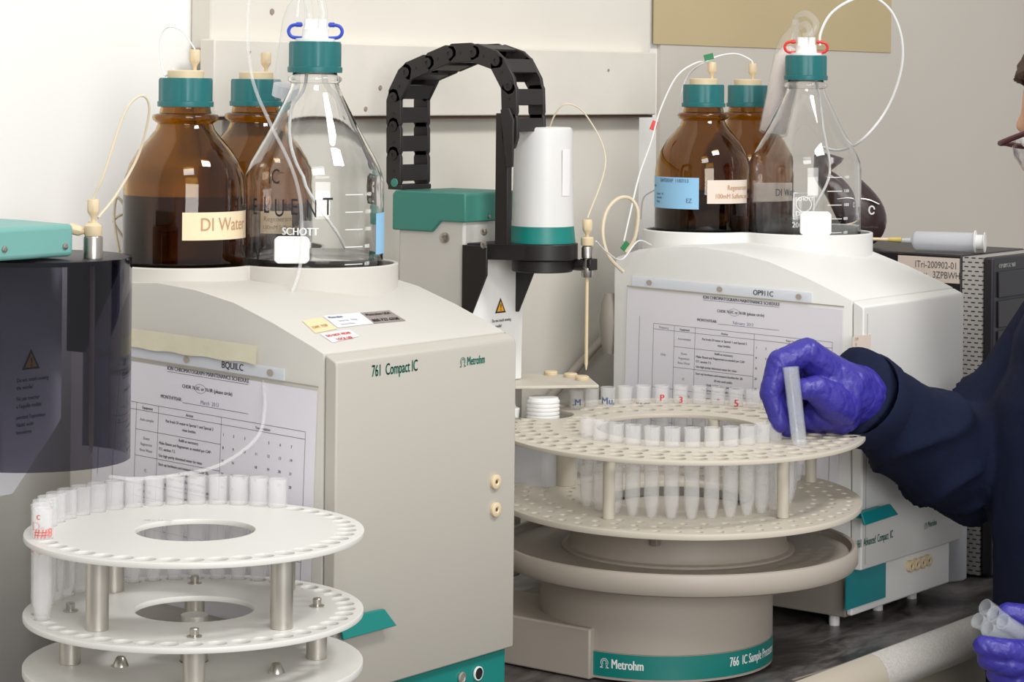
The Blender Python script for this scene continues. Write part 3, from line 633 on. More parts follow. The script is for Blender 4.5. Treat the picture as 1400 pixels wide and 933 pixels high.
b4, zt4 = amber('aB', 'brown glass bottle partly behind the clear bottle on the white chromatograph', 0.100)
bottle_label(b4, 'aB', AMBER_R, 1012, 1082, 246, 276, 'label_p', [('DI Water', (0.55, 0.3), 1)], 0.0145, 'ink')
def clear(key, label, fill):
    b = bottle('clear_bottle', B[key], CLEAR_P, 'glassc', 0.0024, fill, 'water', label, 0.0300, 0.0258, 0.2335)
    return b
b5 = clear('c1', 'large clear glass bottle with blue clips on its cap, on the grey chromatograph', 0.055)
b6 = clear('c2', 'large clear glass bottle with red clips on its cap, on the white chromatograph', 0.020)
def graduations(b, key, base_ang, texts):
    o = B[key]; R = CLEAR_R + 0.0004; f = facing(o)
    m_ = MB()
    for i in range(6): m_.patch(o, R, f + base_ang, f + base_ang + 0.30, FLOORZ + 0.035 + i * 0.0165, FLOORZ + 0.0358 + i * 0.0165, 5, 0.0001)
    g = m_.build('graduation_marks', 'ink_white', b)
    it = [(str(t), 0.34 * R, i * 0.0165 - .002, 0.005, .9, 'LEFT', .0002) for i, t in enumerate((400, 600, 800, 1000, 1200, 1400))]
    lettering(it, cyl_map(o, R + .0002, f + base_ang, FLOORZ + 0.036), 'ink_white', b)
    lettering(texts, cyl_map(o, R + .0002, f - 0.45, FLOORZ + 0.050), 'ink_white', b)
graduations(b5, 'c1', 0.45, [('SCHOTT', 0.0, 0.030, 0.010, .9, 'LEFT', .0007), ('DURAN', 0.0, 0.018, 0.009, .9, 'LEFT', .0004)])
graduations(b6, 'c2', 0.40, [('SCHOTT', 0.020, 0.040, 0.006, .9, 'LEFT', .0003), ('DURAN', 0.020, 0.022, 0.008, .9, 'LEFT', .0004), ('2000 ml', 0.016, 0.008, 0.009, .9, 'LEFT', .0004)])
m_ = MB(); cm6 = cyl_map(B['c2'], CLEAR_R + .0006, facing(B['c2']) - 0.45, FLOORZ + 0.050)
stroke(m_, [(0.018, 0.018), (0.042, 0.018), (0.042, 0.049), (0.018, 0.049)], 0.0008, cm6, True); stroke(m_, [(0.030 + .009 * math.cos(t * .4), 0.036 + .009 * math.sin(t * .4)) for t in range(16)], 0.0008, cm6, True)
m_.build('printed_emblem', 'ink_white', b6, smooth=False)
lettering([('E', 0.0, 0.0, 0.022, .7, 'LEFT'), ('L', .016, .002, .022, .7, 'LEFT'), ('U', .029, -.001, .024, .7, 'LEFT'), ('E', .046, .001, .022, .7, 'LEFT'), ('N', .061, -.001, .024, .6, 'LEFT'), ('T', .077, .001, .024, .7, 'LEFT'), ('IC', .022, .030, .020, .7, 'LEFT'), ('v', .005, -.045, .030, .6, 'LEFT')], cyl_map(B['c1'], CLEAR_R + .0006, facing(B['c1']) - 1.0, FLOORZ + 0.098), 'ink_dark', b5, 'handwriting')
bottle_label(b5, 'c1', CLEAR_R + .0005, 514, 526, 293, 350, 'label_b', [], 0.004, 'ink_blue')
for b, key, px, py, clipm, wpx in [(b5, 'c1', 399, 342, 'blue', 48), (b6, 'c2', 1115, 306, 'red', 43)]:
    o = Vector((*B[key], 0)); zc = FLOORZ + 0.2635
    mf = MB().lathe([(0.019, 0), (0.019, 0.003), (0.013, 0.0035), (0.0125, 0.012), (0.0115, 0.013), (0, 0.013)], (o.x, o.y, zc), 24); man = mf.build('manifold', 'white', b)
    for s_ in (-1, 0, 1):
        q = o + RT * (0.007 * s_) + FW * (0.004 * (s_ == 0)); q.z = zc + 0.012
        MB().cyl(q, q + Vector((0, 0, 0.010)), 0.0042, 14).build('spigot', 'white', man)
    for s_ in (-1, 1):
        q = o + RT * (0.0125 * s_); q.z = zc + 0.0065
        MB().tube([q + Vector((0, 0, -.003)), q + RT * (.010 * s_) + Vector((0, 0, -.002)), q + RT * (.0135 * s_) + Vector((0, 0, .0035)), q + RT * (.010 * s_) + Vector((0, 0, .009)), q + Vector((0, 0, .010))], 0.0017, 8).build('clip_strap', clipm, man)
        MB().cyl(q + RT * (.001 * s_) + Vector((0, 0, .010)), q + RT * (.006 * s_) + Vector((0, 0, .010)), 0.0024, 12).build('clip_plug', clipm, man)
    # rounded white weight between the bottle and the tray rim
    zd = depth((o.x, o.y, 0)) - CLEAR_R - 0.0055; c_ = at(px, py, zd); k = zd / FPX * wpx / 2
    poly = [(-1, -.6), (-.8, -.78), (.8, -.78), (1, -.6), (1, .6), (.8, .78), (-.8, .78), (-1, .6)]
    vs = [c_ + RT * (x * k) + Vector((0, 0, y * k)) + FW * d for d in (-.0028, .0028) for x, y in poly]
    top('tubing_weight', MB().add(vs, [tuple(range(7, -1, -1)), tuple(range(8, 16))] + [(i, (i + 1) % 8, 8 + (i + 1) % 8, 8 + i) for i in range(8)]), 'white',
        'rounded white plastic block against the clear bottle with %s clips' % clipm, 'weight', 'white blocks by the clear bottles', bevel=0.0012)

# ================================================================== SAMPLE RACKS
RL = Vector((1.3743, 1.3717, 0)); RR = Vector((2.0935, 1.3785, 0))
def ring(r, n, ph): return [(r * math.cos(ph + 2 * math.pi * i / n), r * math.sin(ph + 2 * math.pi * i / n)) for i in range(n)]
# ---- left rack: three cream discs on steel pillars
rackL = thing('sample_rack', (RL.x, RL.y, 0.125), 'cream three-tier sample rack with one ring of holes, in front of the grey chromatograph', 'rack')
NL, RHL = 42, 0.1225
spots = ring(RHL, NL, 0.03)
zz = 0.125
def loc(z): return z - zz
curve_plate('disc', circle(0, 0, 0.136, 128), [circle(x, y, 0.0084, 20) for x, y in spots] + [circle(0, 0, 0.049, 64)], loc(0.2325), loc(0.237), 'disc', rackL)
dmid = curve_plate('disc', circle(0, 0, 0.136, 128), [circle(x, y, 0.0080, 20) for x, y in spots] + [circle(0, 0, 0.049, 64)], loc(0.1685), loc(0.173), 'disc', rackL)
curve_plate('disc', circle(0, 0, 0.136, 128), [circle(0, 0, 0.012, 32)], loc(0.125), loc(0.131), 'disc', rackL)
def on(a, r): return RL + Vector((r * math.cos(math.radians(a)), r * math.sin(math.radians(a)), 0))
for a in (-3, 87, 177, 267):
    p = on(a, 0.101); MB().cyl(p + Vector((0, 0, .1732)), p + Vector((0, 0, .2323)), 0.0090, 28).build('pillar', 'alu', rackL)
for a in (45, 135, 225, 315):
    p = on(a, 0.099); MB().cyl(p + Vector((0, 0, .1312)), p + Vector((0, 0, .1683)), 0.0085, 28).build('pillar', 'alu', rackL)
    nb = MB().lathe([(0.006, 0), (0.006, .0008), (0.0034, .001), (0.0036, .006), (0.003, .0068), (0, .0068)], p + Vector((0, 0, .1731)), 16).build('bolt', 'steel', rackL)
    p2 = on(a - 2, 0.100)
for a, r in ((0, 0.05), (90, .05)):
    pass
for px, py in [(165, 911), (378, 920)]:
    p = onZ(px, py, 0.131); MB().lathe([(0.0065, 0), (0.0063, .001), (0.0038, .0068), (0.003, .0075), (0, .0075)], p + Vector((0, 0, .0001)), 20).build('knob', 'steel', rackL)
MB().cyl(RL + Vector((0, 0, .1312)), RL + Vector((0, 0, .1683)), 0.011, 28).build('centre_post', 'alu', rackL)
lettering([('48 x 11 mL', 0, 0, 0.006, .9, 'LEFT')], plane_map(onZ(196, 712, 0.2372), RT * -1 * -1, FW), 'base', rackL)

# one tube of each kind -----------------------------------------------
def tube_mesh(n=22):
    r, L_, t = 0.0081, 0.098, 0.0009
    out = [(0.0, 0.0), (0.0028, 0.0), (0.0034, 0.001), (0.0070, 0.017), (r - .0003, 0.022), (r, L_ - 0.004), (r + .0003, L_ - .003), (r + 0.0003, L_)]
    inn = [(r - t, L_), (r - t, 0.024), (0.0060, 0.0175), (0.0026, 0.003), (0.0, 0.0025)]
    m_ = MB().lathe(out + inn, (0, 0, 0), n, caps=False); me = bpy.data.meshes.new('sample_tube'); me.from_pydata(m_.v, [], m_.f)
    bm = bmesh.new(); bm.from_mesh(me); bmesh.ops.remove_doubles(bm, verts=bm.verts, dist=1e-5); bmesh.ops.recalc_face_normals(bm, faces=bm.faces); bm.to_mesh(me); bm.free(); finish(me, True, 50)
    return me
TUBE = tube_mesh(); TUBE.materials.append(MT['tube'])
TUBE_C = TUBE.copy(); TUBE_C.materials.clear(); TUBE_C.materials.append(MT['tube_clear'])
def put_tube(p, label, group, me=TUBE):
    o = bpy.data.objects.new('sample_tube', me); C.objects.link(o); o.location = p; return props(o, label, 'tube', group)
def tube_writing(o, txt, sz, z, m, da=0.0, xs=1.0):
    p = o.location; R = 0.0085
    vs, fs = text_geo(txt, sz, xs, 'CENTER'); vs, fs = bold(vs, fs, sz * .06); f = facing(p) + da
    me = bpy.data.meshes.new('marker_writing'); me.from_pydata([(R * math.cos(f + x / R), R * math.sin(f + x / R), z + y) for x, y in vs], [], fs); link('marker_writing', me, m, o)
ORD = ['first','second','third','fourth','fifth','sixth','seventh','eighth','ninth','tenth','eleventh','twelfth','thirteenth','fourteenth','fifteenth','sixteenth','seventeenth','eighteenth','nineteenth','twentieth']
# left rack: tubes stand in the rear-left arc
occupied = []
for i, (x, y) in enumerate(spots):
    P = RL + Vector((x, y, 0)); lat = RT.dot(Vector((x, y, 0))); dep = FW.dot(Vector((x, y, 0)))
    if (dep > 0.03 and lat < 0.066) or (lat < -0.105 and dep > -0.042): occupied.append((i, P, lat, dep))
front = sorted(occupied, key=lambda t: -math.atan2(RT.dot(t[1] - RL), -FW.dot(t[1] - RL)) % (2 * math.pi))
for k, (i, P, lat, dep) in enumerate(front):
    P = Vector((P.x, P.y, 0.163))
    if k == 0: o = put_tube(P, 'front tube of the cream rack, covered in red marker writing', None); tube_writing(o, '##8', .010, .076, 'ink_pink'); tube_writing(o, 'c', .008, .090, 'ink_pink', -.5); 
    elif k == 1: o = put_tube(P, 'second tube from the front of the cream rack, red letters D and M', None); tube_writing(o, 'D-', .010, .078, 'ink_red', -.35); tube_writing(o, '< M', .008, .058, 'ink_red', -.3)
    elif k == 2: o = put_tube(P, 'third tube from the front of the cream rack with faint red mark', None); tube_writing(o, 'v', .008, .088, 'ink_pink', .6)
    else:
        o = put_tube(P, 'unmarked milky tube, %s along the arc from the red-marked tubes, cream rack' % ORD[k - 3], 'unmarked tubes in the cream rack')
# ---- right rack: two beige discs with rows of holes and a notch
rackR = thing('sample_rack', (RR.x, RR.y, 0.158), 'beige two-tier carousel rack with rows of holes, under the gloved hand', 'rack')
zz = 0.158; RDISC = 0.194
nc = onZ(716, 560, 0.237) - RR; nc.z = 0; nr = 0.034
nb_ = RT * -.142 + FW * .078
outer = []
for i in range(200):
    t = 2 * math.pi * i / 200; d = Vector((math.cos(t), math.sin(t), 0)); bb = d.dot(nb_); cc = nb_.length_squared - nr * nr; D = bb * bb - cc; r = RDISC
    if D > 0 and bb > 0: r = min(r, bb - math.sqrt(D))
    outer.append((d.x * r, d.y * r))
rows_ = [(0.179, 54, 0.0), (0.161, 48, 0.05), (0.143, 42, 0.02), (0.116, 36, 0.0)]
hs = []
for r, n, ph in rows_:
    for (x, y) in ring(r, n, ph):
        if (Vector((x, y, 0)) - nb_).length > nr + 0.010: hs.append((x, y))
curve_plate('disc', outer, [circle(x, y, 0.0082, 16) for x, y in hs] + [circle(0, 0, 0.088, 72)], loc(0.2325), loc(0.237), 'disc_b', rackR)
curve_plate('disc', circle(0, 0, RDISC - .003, 140), [circle(x, y, 0.0046, 12) for r, n, ph in rows_ for x, y in ring(r, n, ph)] + [circle(0, 0, 0.078, 64)], loc(0.159), loc(0.165), 'disc_b', rackR)
for px, py in [(832, 712), (1070, 711), (773, 672), (1118, 668), (975, 668)]:
    p = onZ(px, py, 0.165); d = p - RR; d.z = 0
    if d.length > 0.17: d = d.normalized() * 0.17
    p = RR + d; rr = 0.0105 if px == 773 else 0.0062
    MB().cyl(p + Vector((0, 0, .1652)), p + Vector((0, 0, .2323)), rr, 24).build('pillar', 'disc_b', rackR)
# tubes: near ring, far row
near = []
for (x, y) in ring(0.116, 36, 0.0):
    P = RR + Vector((x, y, 0)); lat = RT.dot(Vector((x, y, 0))); dep = FW.dot(Vector((x, y, 0)))
    if dep < 0.025 and lat > -0.100: near.append((lat, P))
near.sort(key=lambda t: t[0])
for k, (lat, P) in enumerate(near):
    put_tube(Vector((P.x, P.y, 0.1585)), 'milky tube in the near ring of the carousel rack, %s from the hand' % ORD[len(near) - 1 - k], 'tubes in the near ring of the carousel rack')
far = []
for (x, y) in ring(0.161, 48, 0.05):
    lat = RT.dot(Vector((x, y, 0))); dep = FW.dot(Vector((x, y, 0)))
    if dep > 0.060 and -0.118 < lat < 0.145: far.append((lat, x, y))
far.sort()
FT = {0: ('first tube from the sampler tower in the far row of the carousel rack', '.M', 'ink_blue', .010, .082), 2: ('tube with blue writing in the far row of the carousel rack', 'Mu,', 'ink_blue', .011, .080), 4: ('far-row carousel tube with small dark block letters', 'KACA', 'ink', .007, .075),
      5: ('far-row carousel tube with a faint red letter P', 'P', 'ink_red', .010, .082), 6: ('far-row carousel tube with a bold red figure 3', '3', 'ink_red', .010, .080), 8: ('far-row carousel tube with a thin red tick', '-', 'ink_red', .010, .083), 9: ('far-row carousel tube with a red figure 5', '5', 'ink_red', .011, .079)}
for k, (lat, x, y) in enumerate(far):
    P = Vector((RR.x + x, RR.y + y, 0.1585))
    if k in FT: o = put_tube(P, FT[k][0], None); tube_writing(o, FT[k][1], FT[k][3], FT[k][4], FT[k][2])
    else: put_tube(P, 'unmarked tube in the far row of the carousel rack, %s from the needle' % ORD[k], 'unmarked tubes in the far row of the carousel rack')
TILT = math.radians(1.6); piv = RR - FW * RDISC + Vector((0, 0, .162))
TM = Matrix.Translation(piv) @ Matrix.Rotation(TILT, 4, RT) @ Matrix.Translation(-piv)
for o in [rackR] + [o for o in C.objects if o.name.startswith('sample_tube') and (Vector(o.location) - RR).xy.length < .25]:
    o.matrix_world = TM @ Matrix.Translation(o.location)
# rinse bottle in the notch, and a second small cap beside it
nbp = RR + nb_
rb = thing('rinse_bottle', (nbp.x, nbp.y, 0.166), 'milky plastic rinse bottle with ribbed white cap in the carousel notch', 'bottle')
MB().prism([(nbp.x + x * .030, nbp.y + y * .030) for x, y in [(-1, -.8), (-.8, -1), (.8, -1), (1, -.8), (1, .8), (.8, 1), (-.8, 1), (-1, .8)]], 'z', 0.1662, 0.222).build('container', 'milky', rb, bevel=0.003)
MB().lathe([(0.016, 0), (0.016, 0.0215)], (nbp.x, nbp.y, 0.2215), 28).build('neck', 'milky', rb)
pr3 = [(0.0, 0.240)]
for i in range(5): pr3 += [(0.0182, 0.2405 + i * .0042), (0.0182, 0.2425 + i * .0042), (0.0170, 0.2430 + i * .0042), (0.0170, 0.2442 + i * .0042)]
MB().lathe([(r, z) for r, z in pr3] + [(0.016, 0.2625), (0, 0.2625)], (nbp.x, nbp.y, 0), 32, caps=False).build('ribbed_cap', 'white', rb)
p = onZ(693, 574, 0.237)
sc_ = thing('white_wash_cup', (p.x, p.y, 0.2372), 'folded white wash cup beside the ribbed bottle cap at the tower', 'cup')
MB().lathe([(0, 0), (0.013, 0), (0.014, 0.012), (0.0125, 0.013), (0.0125, 0.003), (0, 0.003)], (p.x, p.y, 0.2373), 24).build('cup', 'white', sc_)
MB().add([Vector((p.x - .008, p.y + .002, .247)), Vector((p.x + .012, p.y - .004, .247)), Vector((p.x + .006, p.y, .278)), Vector((p.x - .008, p.y + .003, .247)), Vector((p.x + .012, p.y - .003, .247)), Vector((p.x + .006, p.y + .001, .278))], [(0, 1, 2), (5, 4, 3), (0, 3, 4, 1), (1, 4, 5, 2), (2, 5, 3, 0)]).build('paper_spout', 'white', sc_)

# ================================================================== SAMPLE CHANGERS
def screw_head(p, ax, r, parent, m='steel'):
    return MB().lathe([(0, 0), (r, 0), (r * .95, r * .35), (r * .5, r * .5), (r * .42, r * .3), (0, r * .3)], p, 16, ax).build('screw', m, parent)
def warning_label(parent, o, ux, uy, wd, lines, mpaper=None):
    mp = lambda x, y: Vector(o) + Vector(ux) * x + Vector(uy) * y
    n_ = Vector(ux).cross(Vector(uy)).normalized()
    def tri(s_, l, m, nm):
        return MB().add([mp(-.5 * s_, 0) + n_ * l, mp(.5 * s_, 0) + n_ * l, mp(0, .87 * s_) + n_ * l], [(0, 1, 2)]).build(nm, m, parent, smooth=False)
    tri(wd, .0003, 'ink_dark', 'warning_border')
    y_ = MB().add([mp(-.34 * wd, .09 * wd) + n_ * .0005, mp(.34 * wd, .09 * wd) + n_ * .0005, mp(0, .68 * wd) + n_ * .0005], [(0, 1, 2)]).build('warning_triangle', 'yellow', parent, smooth=False)
    lettering([('!', 0, .14 * wd, wd * .55, .9, 'CENTER', .0005)], lambda x, y: mp(x, y) + n_ * .0007, 'ink_dark', y_)
    lettering([(t, -wd * .8, -wd * (.5 + .32 * i + (0.15 if i > 1 else 0) + (.15 if i > 3 else 0)), wd * .24, .85, 'LEFT', .0002) for i, t in enumerate(lines)], lambda x, y: mp(x, y) + n_ * .0005, 'ink', parent, 'warning_text')
WARN = ['Do not touch moving', 'the needle!', 'Ne pas toucher', 'a l\'aiguille mobile', 'pendant l\'operation', 'Nadel nicht', 'beruehren']
# ---- right: carousel sample changer
YT = 1.600                       # front of the tower
TX0 = onY(634, 420, YT).x; TX1 = onY(716, 420, YT).x
chR = thing('sample_changer', (RR.x, RR.y, 0), 'beige carousel sample changer with white motor housing and teal cover between the chromatographs', 'sample changer')
BC = at(896, 900, 2.50); bc = (BC.x, BC.y)
MB().lathe([(0.118, 0.003), (0.1225, 0.0035), (0.1225, 0.0305)], (*bc, 0), 96, caps=True).build('base_foot', 'base', chR)
MB().lathe([(0.1222, 0.0308), (0.1222, 0.100)], (*bc, 0), 96).build('base_drum', 'base', chR)
f = facing(bc)
bd = MB().patch(bc, 0.1227, f - 0.95, f + 1.45, 0.0062, 0.0300, 60, 0.0004).build('teal_band', 'teal', chR, label='teal band with white lettering')
cmB = cyl_map(bc, 0.1235, f, 0.0)
k_ = depth(BC) / FPX
maker_logo(cmB, (828 - 896) * k_ * 1.10, 0.0150, 0.0095, 'ink_white', bd, 0.0006)
lettering([('Metrohm', (843 - 896) * k_ * 1.12, 0.0152, 0.0135, .66, 'LEFT', .0006), ('766  IC Sample Processor', (986 - 896) * k_ * 1.16, 0.0155, 0.0135, .62, 'LEFT', .0005)], cmB, 'ink_white', bd)
bx = onZ(803, 926, 0.004)
MB().box((bx.x - 0.002, bx.y - .004, 0.002), (bx.x + 0.10, 1.66, 0.053)).build('rear_arm', 'base', chR, bevel=0.002)
MB().lathe([(0.100, 0.100), (0.178, 0.1005), (0.185, 0.103), (0.188, 0.108), (0.188, 0.120), (0.1865, 0.1235), (0.184, 0.1245), (0.1815, 0.1235), (0.1805, 0.1195), (0.1795, 0.1165), (0.125, 0.1165), (0.0, 0.1165)], (RR.x, RR.y, 0), 128, caps=False).build('catch_tray', 'base', chR)
MB().lathe([(0.122, 0.1167), (0.122, 0.119), (0.117, 0.1205), (0.114, 0.125), (0.112, 0.150), (0.110, 0.1515), (0.072, 0.1515), (0.070, 0.158), (0, 0.158)], (RR.x, RR.y, 0), 96, caps=False).build('hub', 'base', chR)
for a in (-2.75, -0.62):
    p = RR + Vector((.1175 * math.cos(a), .1175 * math.sin(a), .138)); MB().box(p + Vector((-.004, -.004, .001)), p + Vector((.004, .004, .009))).build('hub_catch', 'base_dark', chR, bevel=.001)
# tower
TY1 = YT + 0.093
MB().box((TX0, YT, 0.0535), (TX1, TY1, 0.455)).build('tower', 'body', chR, bevel=0.003)
p = onX(609, 325, TX0); screw_head(Vector((TX0 - .0001, p.y, p.z)), (-1, 0, 0), 0.0058, chR)
# teal cover with its stepped lower edge
z0c, z1c, zt_ = 0.440, 0.452, 0.4835
yb0, yb1 = YT - 0.004, TY1 + 0.006; ym = onX(602, 300, TX0 - .004).y
MB().prism([(yb0, z1c), (ym, z1c), (ym + .012, z0c), (yb1, z0c), (yb1, zt_ - .004), (yb1 - .004, zt_), (yb0 + .002, zt_), (yb0, zt_ - .002)], 'x', TX0 - 0.004, TX1 - 0.010).build('tower_cover', 'teal_cover', chR, bevel=0.002, label='teal cover on the tower')
p = onY(668, 296, yb0); screw_head(Vector((p.x, yb0 - .0002, p.z)), (0, -1, 0), .0022, chR)
# white splash panel with the warning print
sx0, sx1 = onY(641, 420, YT - .008).x, onY(715, 420, YT - .008).x
sp = MB().prism([(sx0, 0.325), (sx0 + .016, 0.325), (sx0 + .017, 0.2755), (sx1 - .003, 0.2755), (sx1, 0.41), (sx1 - .004, 0.415), (sx0 + .004, 0.415), (sx0, 0.41)], 'y', YT - 0.009, YT - 0.007).build('splash_panel', 'white', chR, bevel=0.0006)
MB().box((sx0 + .002, YT - .0068, .28), (sx0 + .005, YT - .001, .41)).build('panel_stay', 'white', chR)
MB().box((sx1 - .012, YT - .0068, .28), (sx1 - .009, YT - .001, .41)).build('panel_stay', 'white', chR)
o_ = onY(684, 428, YT - .0093)
warning_label(sp, o_, (1, 0, 0), (0, 0, 1), 0.0190, WARN)
# drip shelf at the foot of the panel
pa_, pb_, pc_, pd_ = onZ(664, 511, .2745), onZ(802, 513, .2745), onZ(819, 527, .2745), onZ(690, 529, .2745)
poly = [pa_, pb_, pc_, Vector((pd_.x, pd_.y, 0))]
sh = MB().prism([(q.x, q.y) for q in poly][::-1], 'z', 0.2715, 0.2748).build('drip_shelf', 'disc_b', chR, bevel=0.0008)
MB().box((sx0 + .006, YT - .026, .225), (sx0 + .050, YT - .001, .2713)).build('shelf_bracket', 'base', chR, bevel=.001)
for px, py in [(753, 510), (780, 513), (796, 517)]:
    q = onZ(px, py, .277); MB().lathe([(0, 0), (.0075, 0), (.0078, .003), (.0070, .0042), (0, .0042)], (q.x, q.y, .2749), 20).build('pad', 'peek', sh)
# black arm, housing, needle
HC = at(742, 300, 2.578); hz = HC.z
za0, za1 = 0.4125, 0.4300
xa0, xa1 = TX0 - .0015, TX1 - .006
arm = [(xa0, YT - 0.0045)]
for i in range(25):
    t = math.pi + math.pi * i / 24; arm.append((HC.x + .037 * math.cos(t), HC.y + .037 * math.sin(t) - 0.002))
arm += [(HC.x + .037, YT - .0045)]
MB().prism(arm, 'z', za0, za1).build('arm_plate', 'black', chR, bevel=0.001)
arm2 = [(HC.x + .033 * math.cos(2 * math.pi * i / 40), HC.y + .033 * math.sin(2 * math.pi * i / 40)) for i in range(40)]
MB().prism(arm2, 'z', za0 - .0135, za0 - .0003).build('swivel', 'black', chR, bevel=0.001)
for sx_, wd in ((xa0, .003), (xa1 - .018, .003)):
    MB().prism([(YT - .0005, za1 - .002), (YT - .034, za1 - .002), (YT - .034, za0 - .016), (YT - .0125, za0 - .062), (YT - .0005, za0 - .062)], 'x', sx_ - wd, sx_).build('arm_bracket', 'black', chR, bevel=0.0008)
for px, py in [(662, 317), (662, 335)]:
    q = onX(px, py, xa0 - .0031); screw_head(q, (-1, 0, 0), .0042, chR)
MB().lathe([(0.0358, 0), (0.0358, 0.0025), (0.0354, .004), (0.0340, 0.018)], (HC.x, HC.y, za1 + .0003), 56).build('housing_ring', 'teal', chR, label='teal ring under the housing')
hs_ = MB().lathe([(0.0338, 0), (0.0328, 0.04), (0.0318, 0.101), (0.0308, 0.1055), (0.0285, 0.107), (0, 0.1075)], (HC.x, HC.y, za1 + .0185), 56).build('motor_housing', 'housing', chR)
cmH = cyl_map((HC.x, HC.y), 0.0334, facing((HC.x, HC.y)) + 0.83, za1 + .0185)
lb = MB().patch((HC.x, HC.y), 0.0332, facing((HC.x, HC.y)) + .66, facing((HC.x, HC.y)) + 1.02, za1 + .052, za1 + .102, 6).build('sticker', 'label_w', hs_, label='white rating sticker')
vs_, fs_ = text_geo('Metrohm', .006, .9, 'LEFT')
o0 = world_loc(hs_); fH = facing((HC.x, HC.y)) + .84
me = bpy.data.meshes.new('lettering'); me.from_pydata([Vector((HC.x + .0338 * math.cos(fH - y / .0338), HC.y + .0338 * math.sin(fH - y / .0338), za1 + .058 + x)) for x, y in vs_], [], fs_); link('lettering', me, 'ink_dark', lb)
ND = at(803, 330, 2.571); nx, ny = ND.x, ND.y
MB().box((min(nx, HC.x + .03) - .004, ny - .007, za0 - .0115), (nx + .010, ny + .007, za0 + .001)).build('needle_clamp', 'black', chR, bevel=.001)
MB().cyl((HC.x + .02, HC.y - .015, za0 - .006), (nx - .002, ny, za0 - .006), .0062, 12).build('clamp_arm', 'black', chR)
nd = MB().lathe([(.0058, 0), (.0062, .001), (.0062, .010), (.0045, .0115), (.0045, .020), (.0062, .021), (.0062, .032), (.0050, .034), (.0, .034)], (nx, ny, za0 - .019), 20).build('needle_sleeve', 'steel', chR)
MB().lathe([(.0068, 0), (.0070, .001), (.0070, .008), (.0062, .009)], (nx, ny, za0 + .0155), 18).build('needle_nut', 'peek', nd)
fitting((nx, ny, za0 + .0235), (0, 0, 1), nd, .95, 'needle_fitting')
MB().lathe([(.0006, .293), (.0019, .300), (.0019, .395)], (nx, ny, 0), 12).build('needle', 'peek', chR)
# cable loop above the housing
zf = za0 + .045
MB().tube([(nx, ny, zf), onY(828, 220, ny) * 1.0, onY(803, 160, ny + .02), onY(775, 142, ny + .03), onY(757, 160, ny + .045), onY(748, 190, ny + .06)], .0009, 6).build('capillary', 'cable', chR)
for bx_, by_ in [(0.06, 0.06)]:
    pass
# ---- energy chain from the tower to the arm
CX0 = onY(552, 220, TY1 - .005).x - .0015; CW = 0.052
yL, yR = TY1 - 0.001, YT - 0.050
yL = onX(540, 200, CX0).y; yR = onX(694, 150, CX0).y
rad = (yL - yR) / 2; ycen = (yL + yR) / 2; ztop = 0.6345; zc_ = ztop - rad; pitch = 0.0318
chain = thing('cable_chain', (CX0 + CW / 2, ycen, 0.478), 'black plastic cable chain arching over the sample changer tower', 'cable chain')
nodes = []
for px, py in [(537.6, 252.7), (537.6, 212), (537.6, 172.7), (537.6, 133.3), (554, 99), (584, 86), (614, 73), (646, 71.5), (677.7, 83), (695, 117), (696, 157.7), (696.5, 192)]:
    q = onX(px, py, CX0); nodes.append((q.y, q.z))
hw = 0.0105
for a, b in zip(nodes, nodes[1:]):
    d = Vector((b[0] - a[0], b[1] - a[1])); L_ = d.length; d /= L_; n_ = Vector((d.y, -d.x))      # n_ points outward
    def yz(s_, t): q = Vector(a) + d * s_ + n_ * (-t); return q
    lk = MB()
    outl_ = [(-.0015, -hw * .75), (.003, -hw), (L_ - .003, -hw), (L_ + .0085, -hw * .55), (L_ + .0105, 0), (L_ + .0085, hw * .55), (L_ - .003, hw), (.003, hw), (-.0015, hw * .75)]
    lo_ = lk.prism([tuple(yz(s_, t)) for s_, t in outl_], 'x', CX0, CX0 + .0045).build('link', 'chain', chain, bevel=0.0008)
    MB().prism([tuple(yz(s_, t)) for s_, t in outl_], 'x', CX0 + CW - .0045, CX0 + CW).build('side_plate', 'chain', lo_, bevel=0.0008)
    for t0, t1 in ((-hw + .0005, -hw + .0032), (hw - .0032, hw - .0005)):
        MB().prism([tuple(yz(s_, t)) for s_, t in [(L_ * .12, t0), (L_ * .66, t0), (L_ * .66, t1), (L_ * .12, t1)]], 'x', CX0 + .0046, CX0 + CW - .0046).build('cross_bar', 'chain', lo_, bevel=0.0005)
    q = yz(L_, 0); MB().lathe([(0, 0), (.0058, 0), (.0058, .0010), (.0022, .0012), (.0018, .0003), (0, .0003)], (CX0 - .0001, q.x, q.y), 18, (-1, 0, 0)).build('pivot', 'black', lo_)
    q = yz(L_ * .45, 0); MB().box((CX0 - .0005, q.x - .0015, q.y - .0015), (CX0 + .0001, q.x + .0015, q.y + .0015)).build('slot', 'black', lo_)
MB().box((CX0, yL - .010, .4838), (CX0 + CW, yL + .010, .4895)).build('end_bracket', 'chain', chain, bevel=.001)
MB().lathe([(0, 0), (.005, 0), (.0045, .001), (0, .001)], (CX0 - .0002, yL, .4915), 18, (-1, 0, 0)).build('teal_pin', 'teal_cover', chain)
e = nodes[-2]
pya, pyb = onX(677, 230, CX0).y, onX(694, 230, CX0).y
post = MB().prism([(pyb, za1 + .0005), (pya, za1 + .0005), (pya, e[1] + .002), (pyb, e[1] + .002)], 'x', CX0, CX0 + .008)
post.build('chain_post', 'black', chain, bevel=.001)
MB().prism([(e[0] - hw * .7, e[1] - .055), (e[0] + hw * .1, e[1] - .055), (e[0] + hw * .9, e[1] + .006), (e[0] - hw * .2, e[1] + .008), (e[0] - hw * .8, e[1] - .005)], 'x', CX0 - .0035, CX0 - .0003).build('chain_clip', 'chain', chain, bevel=.0008)

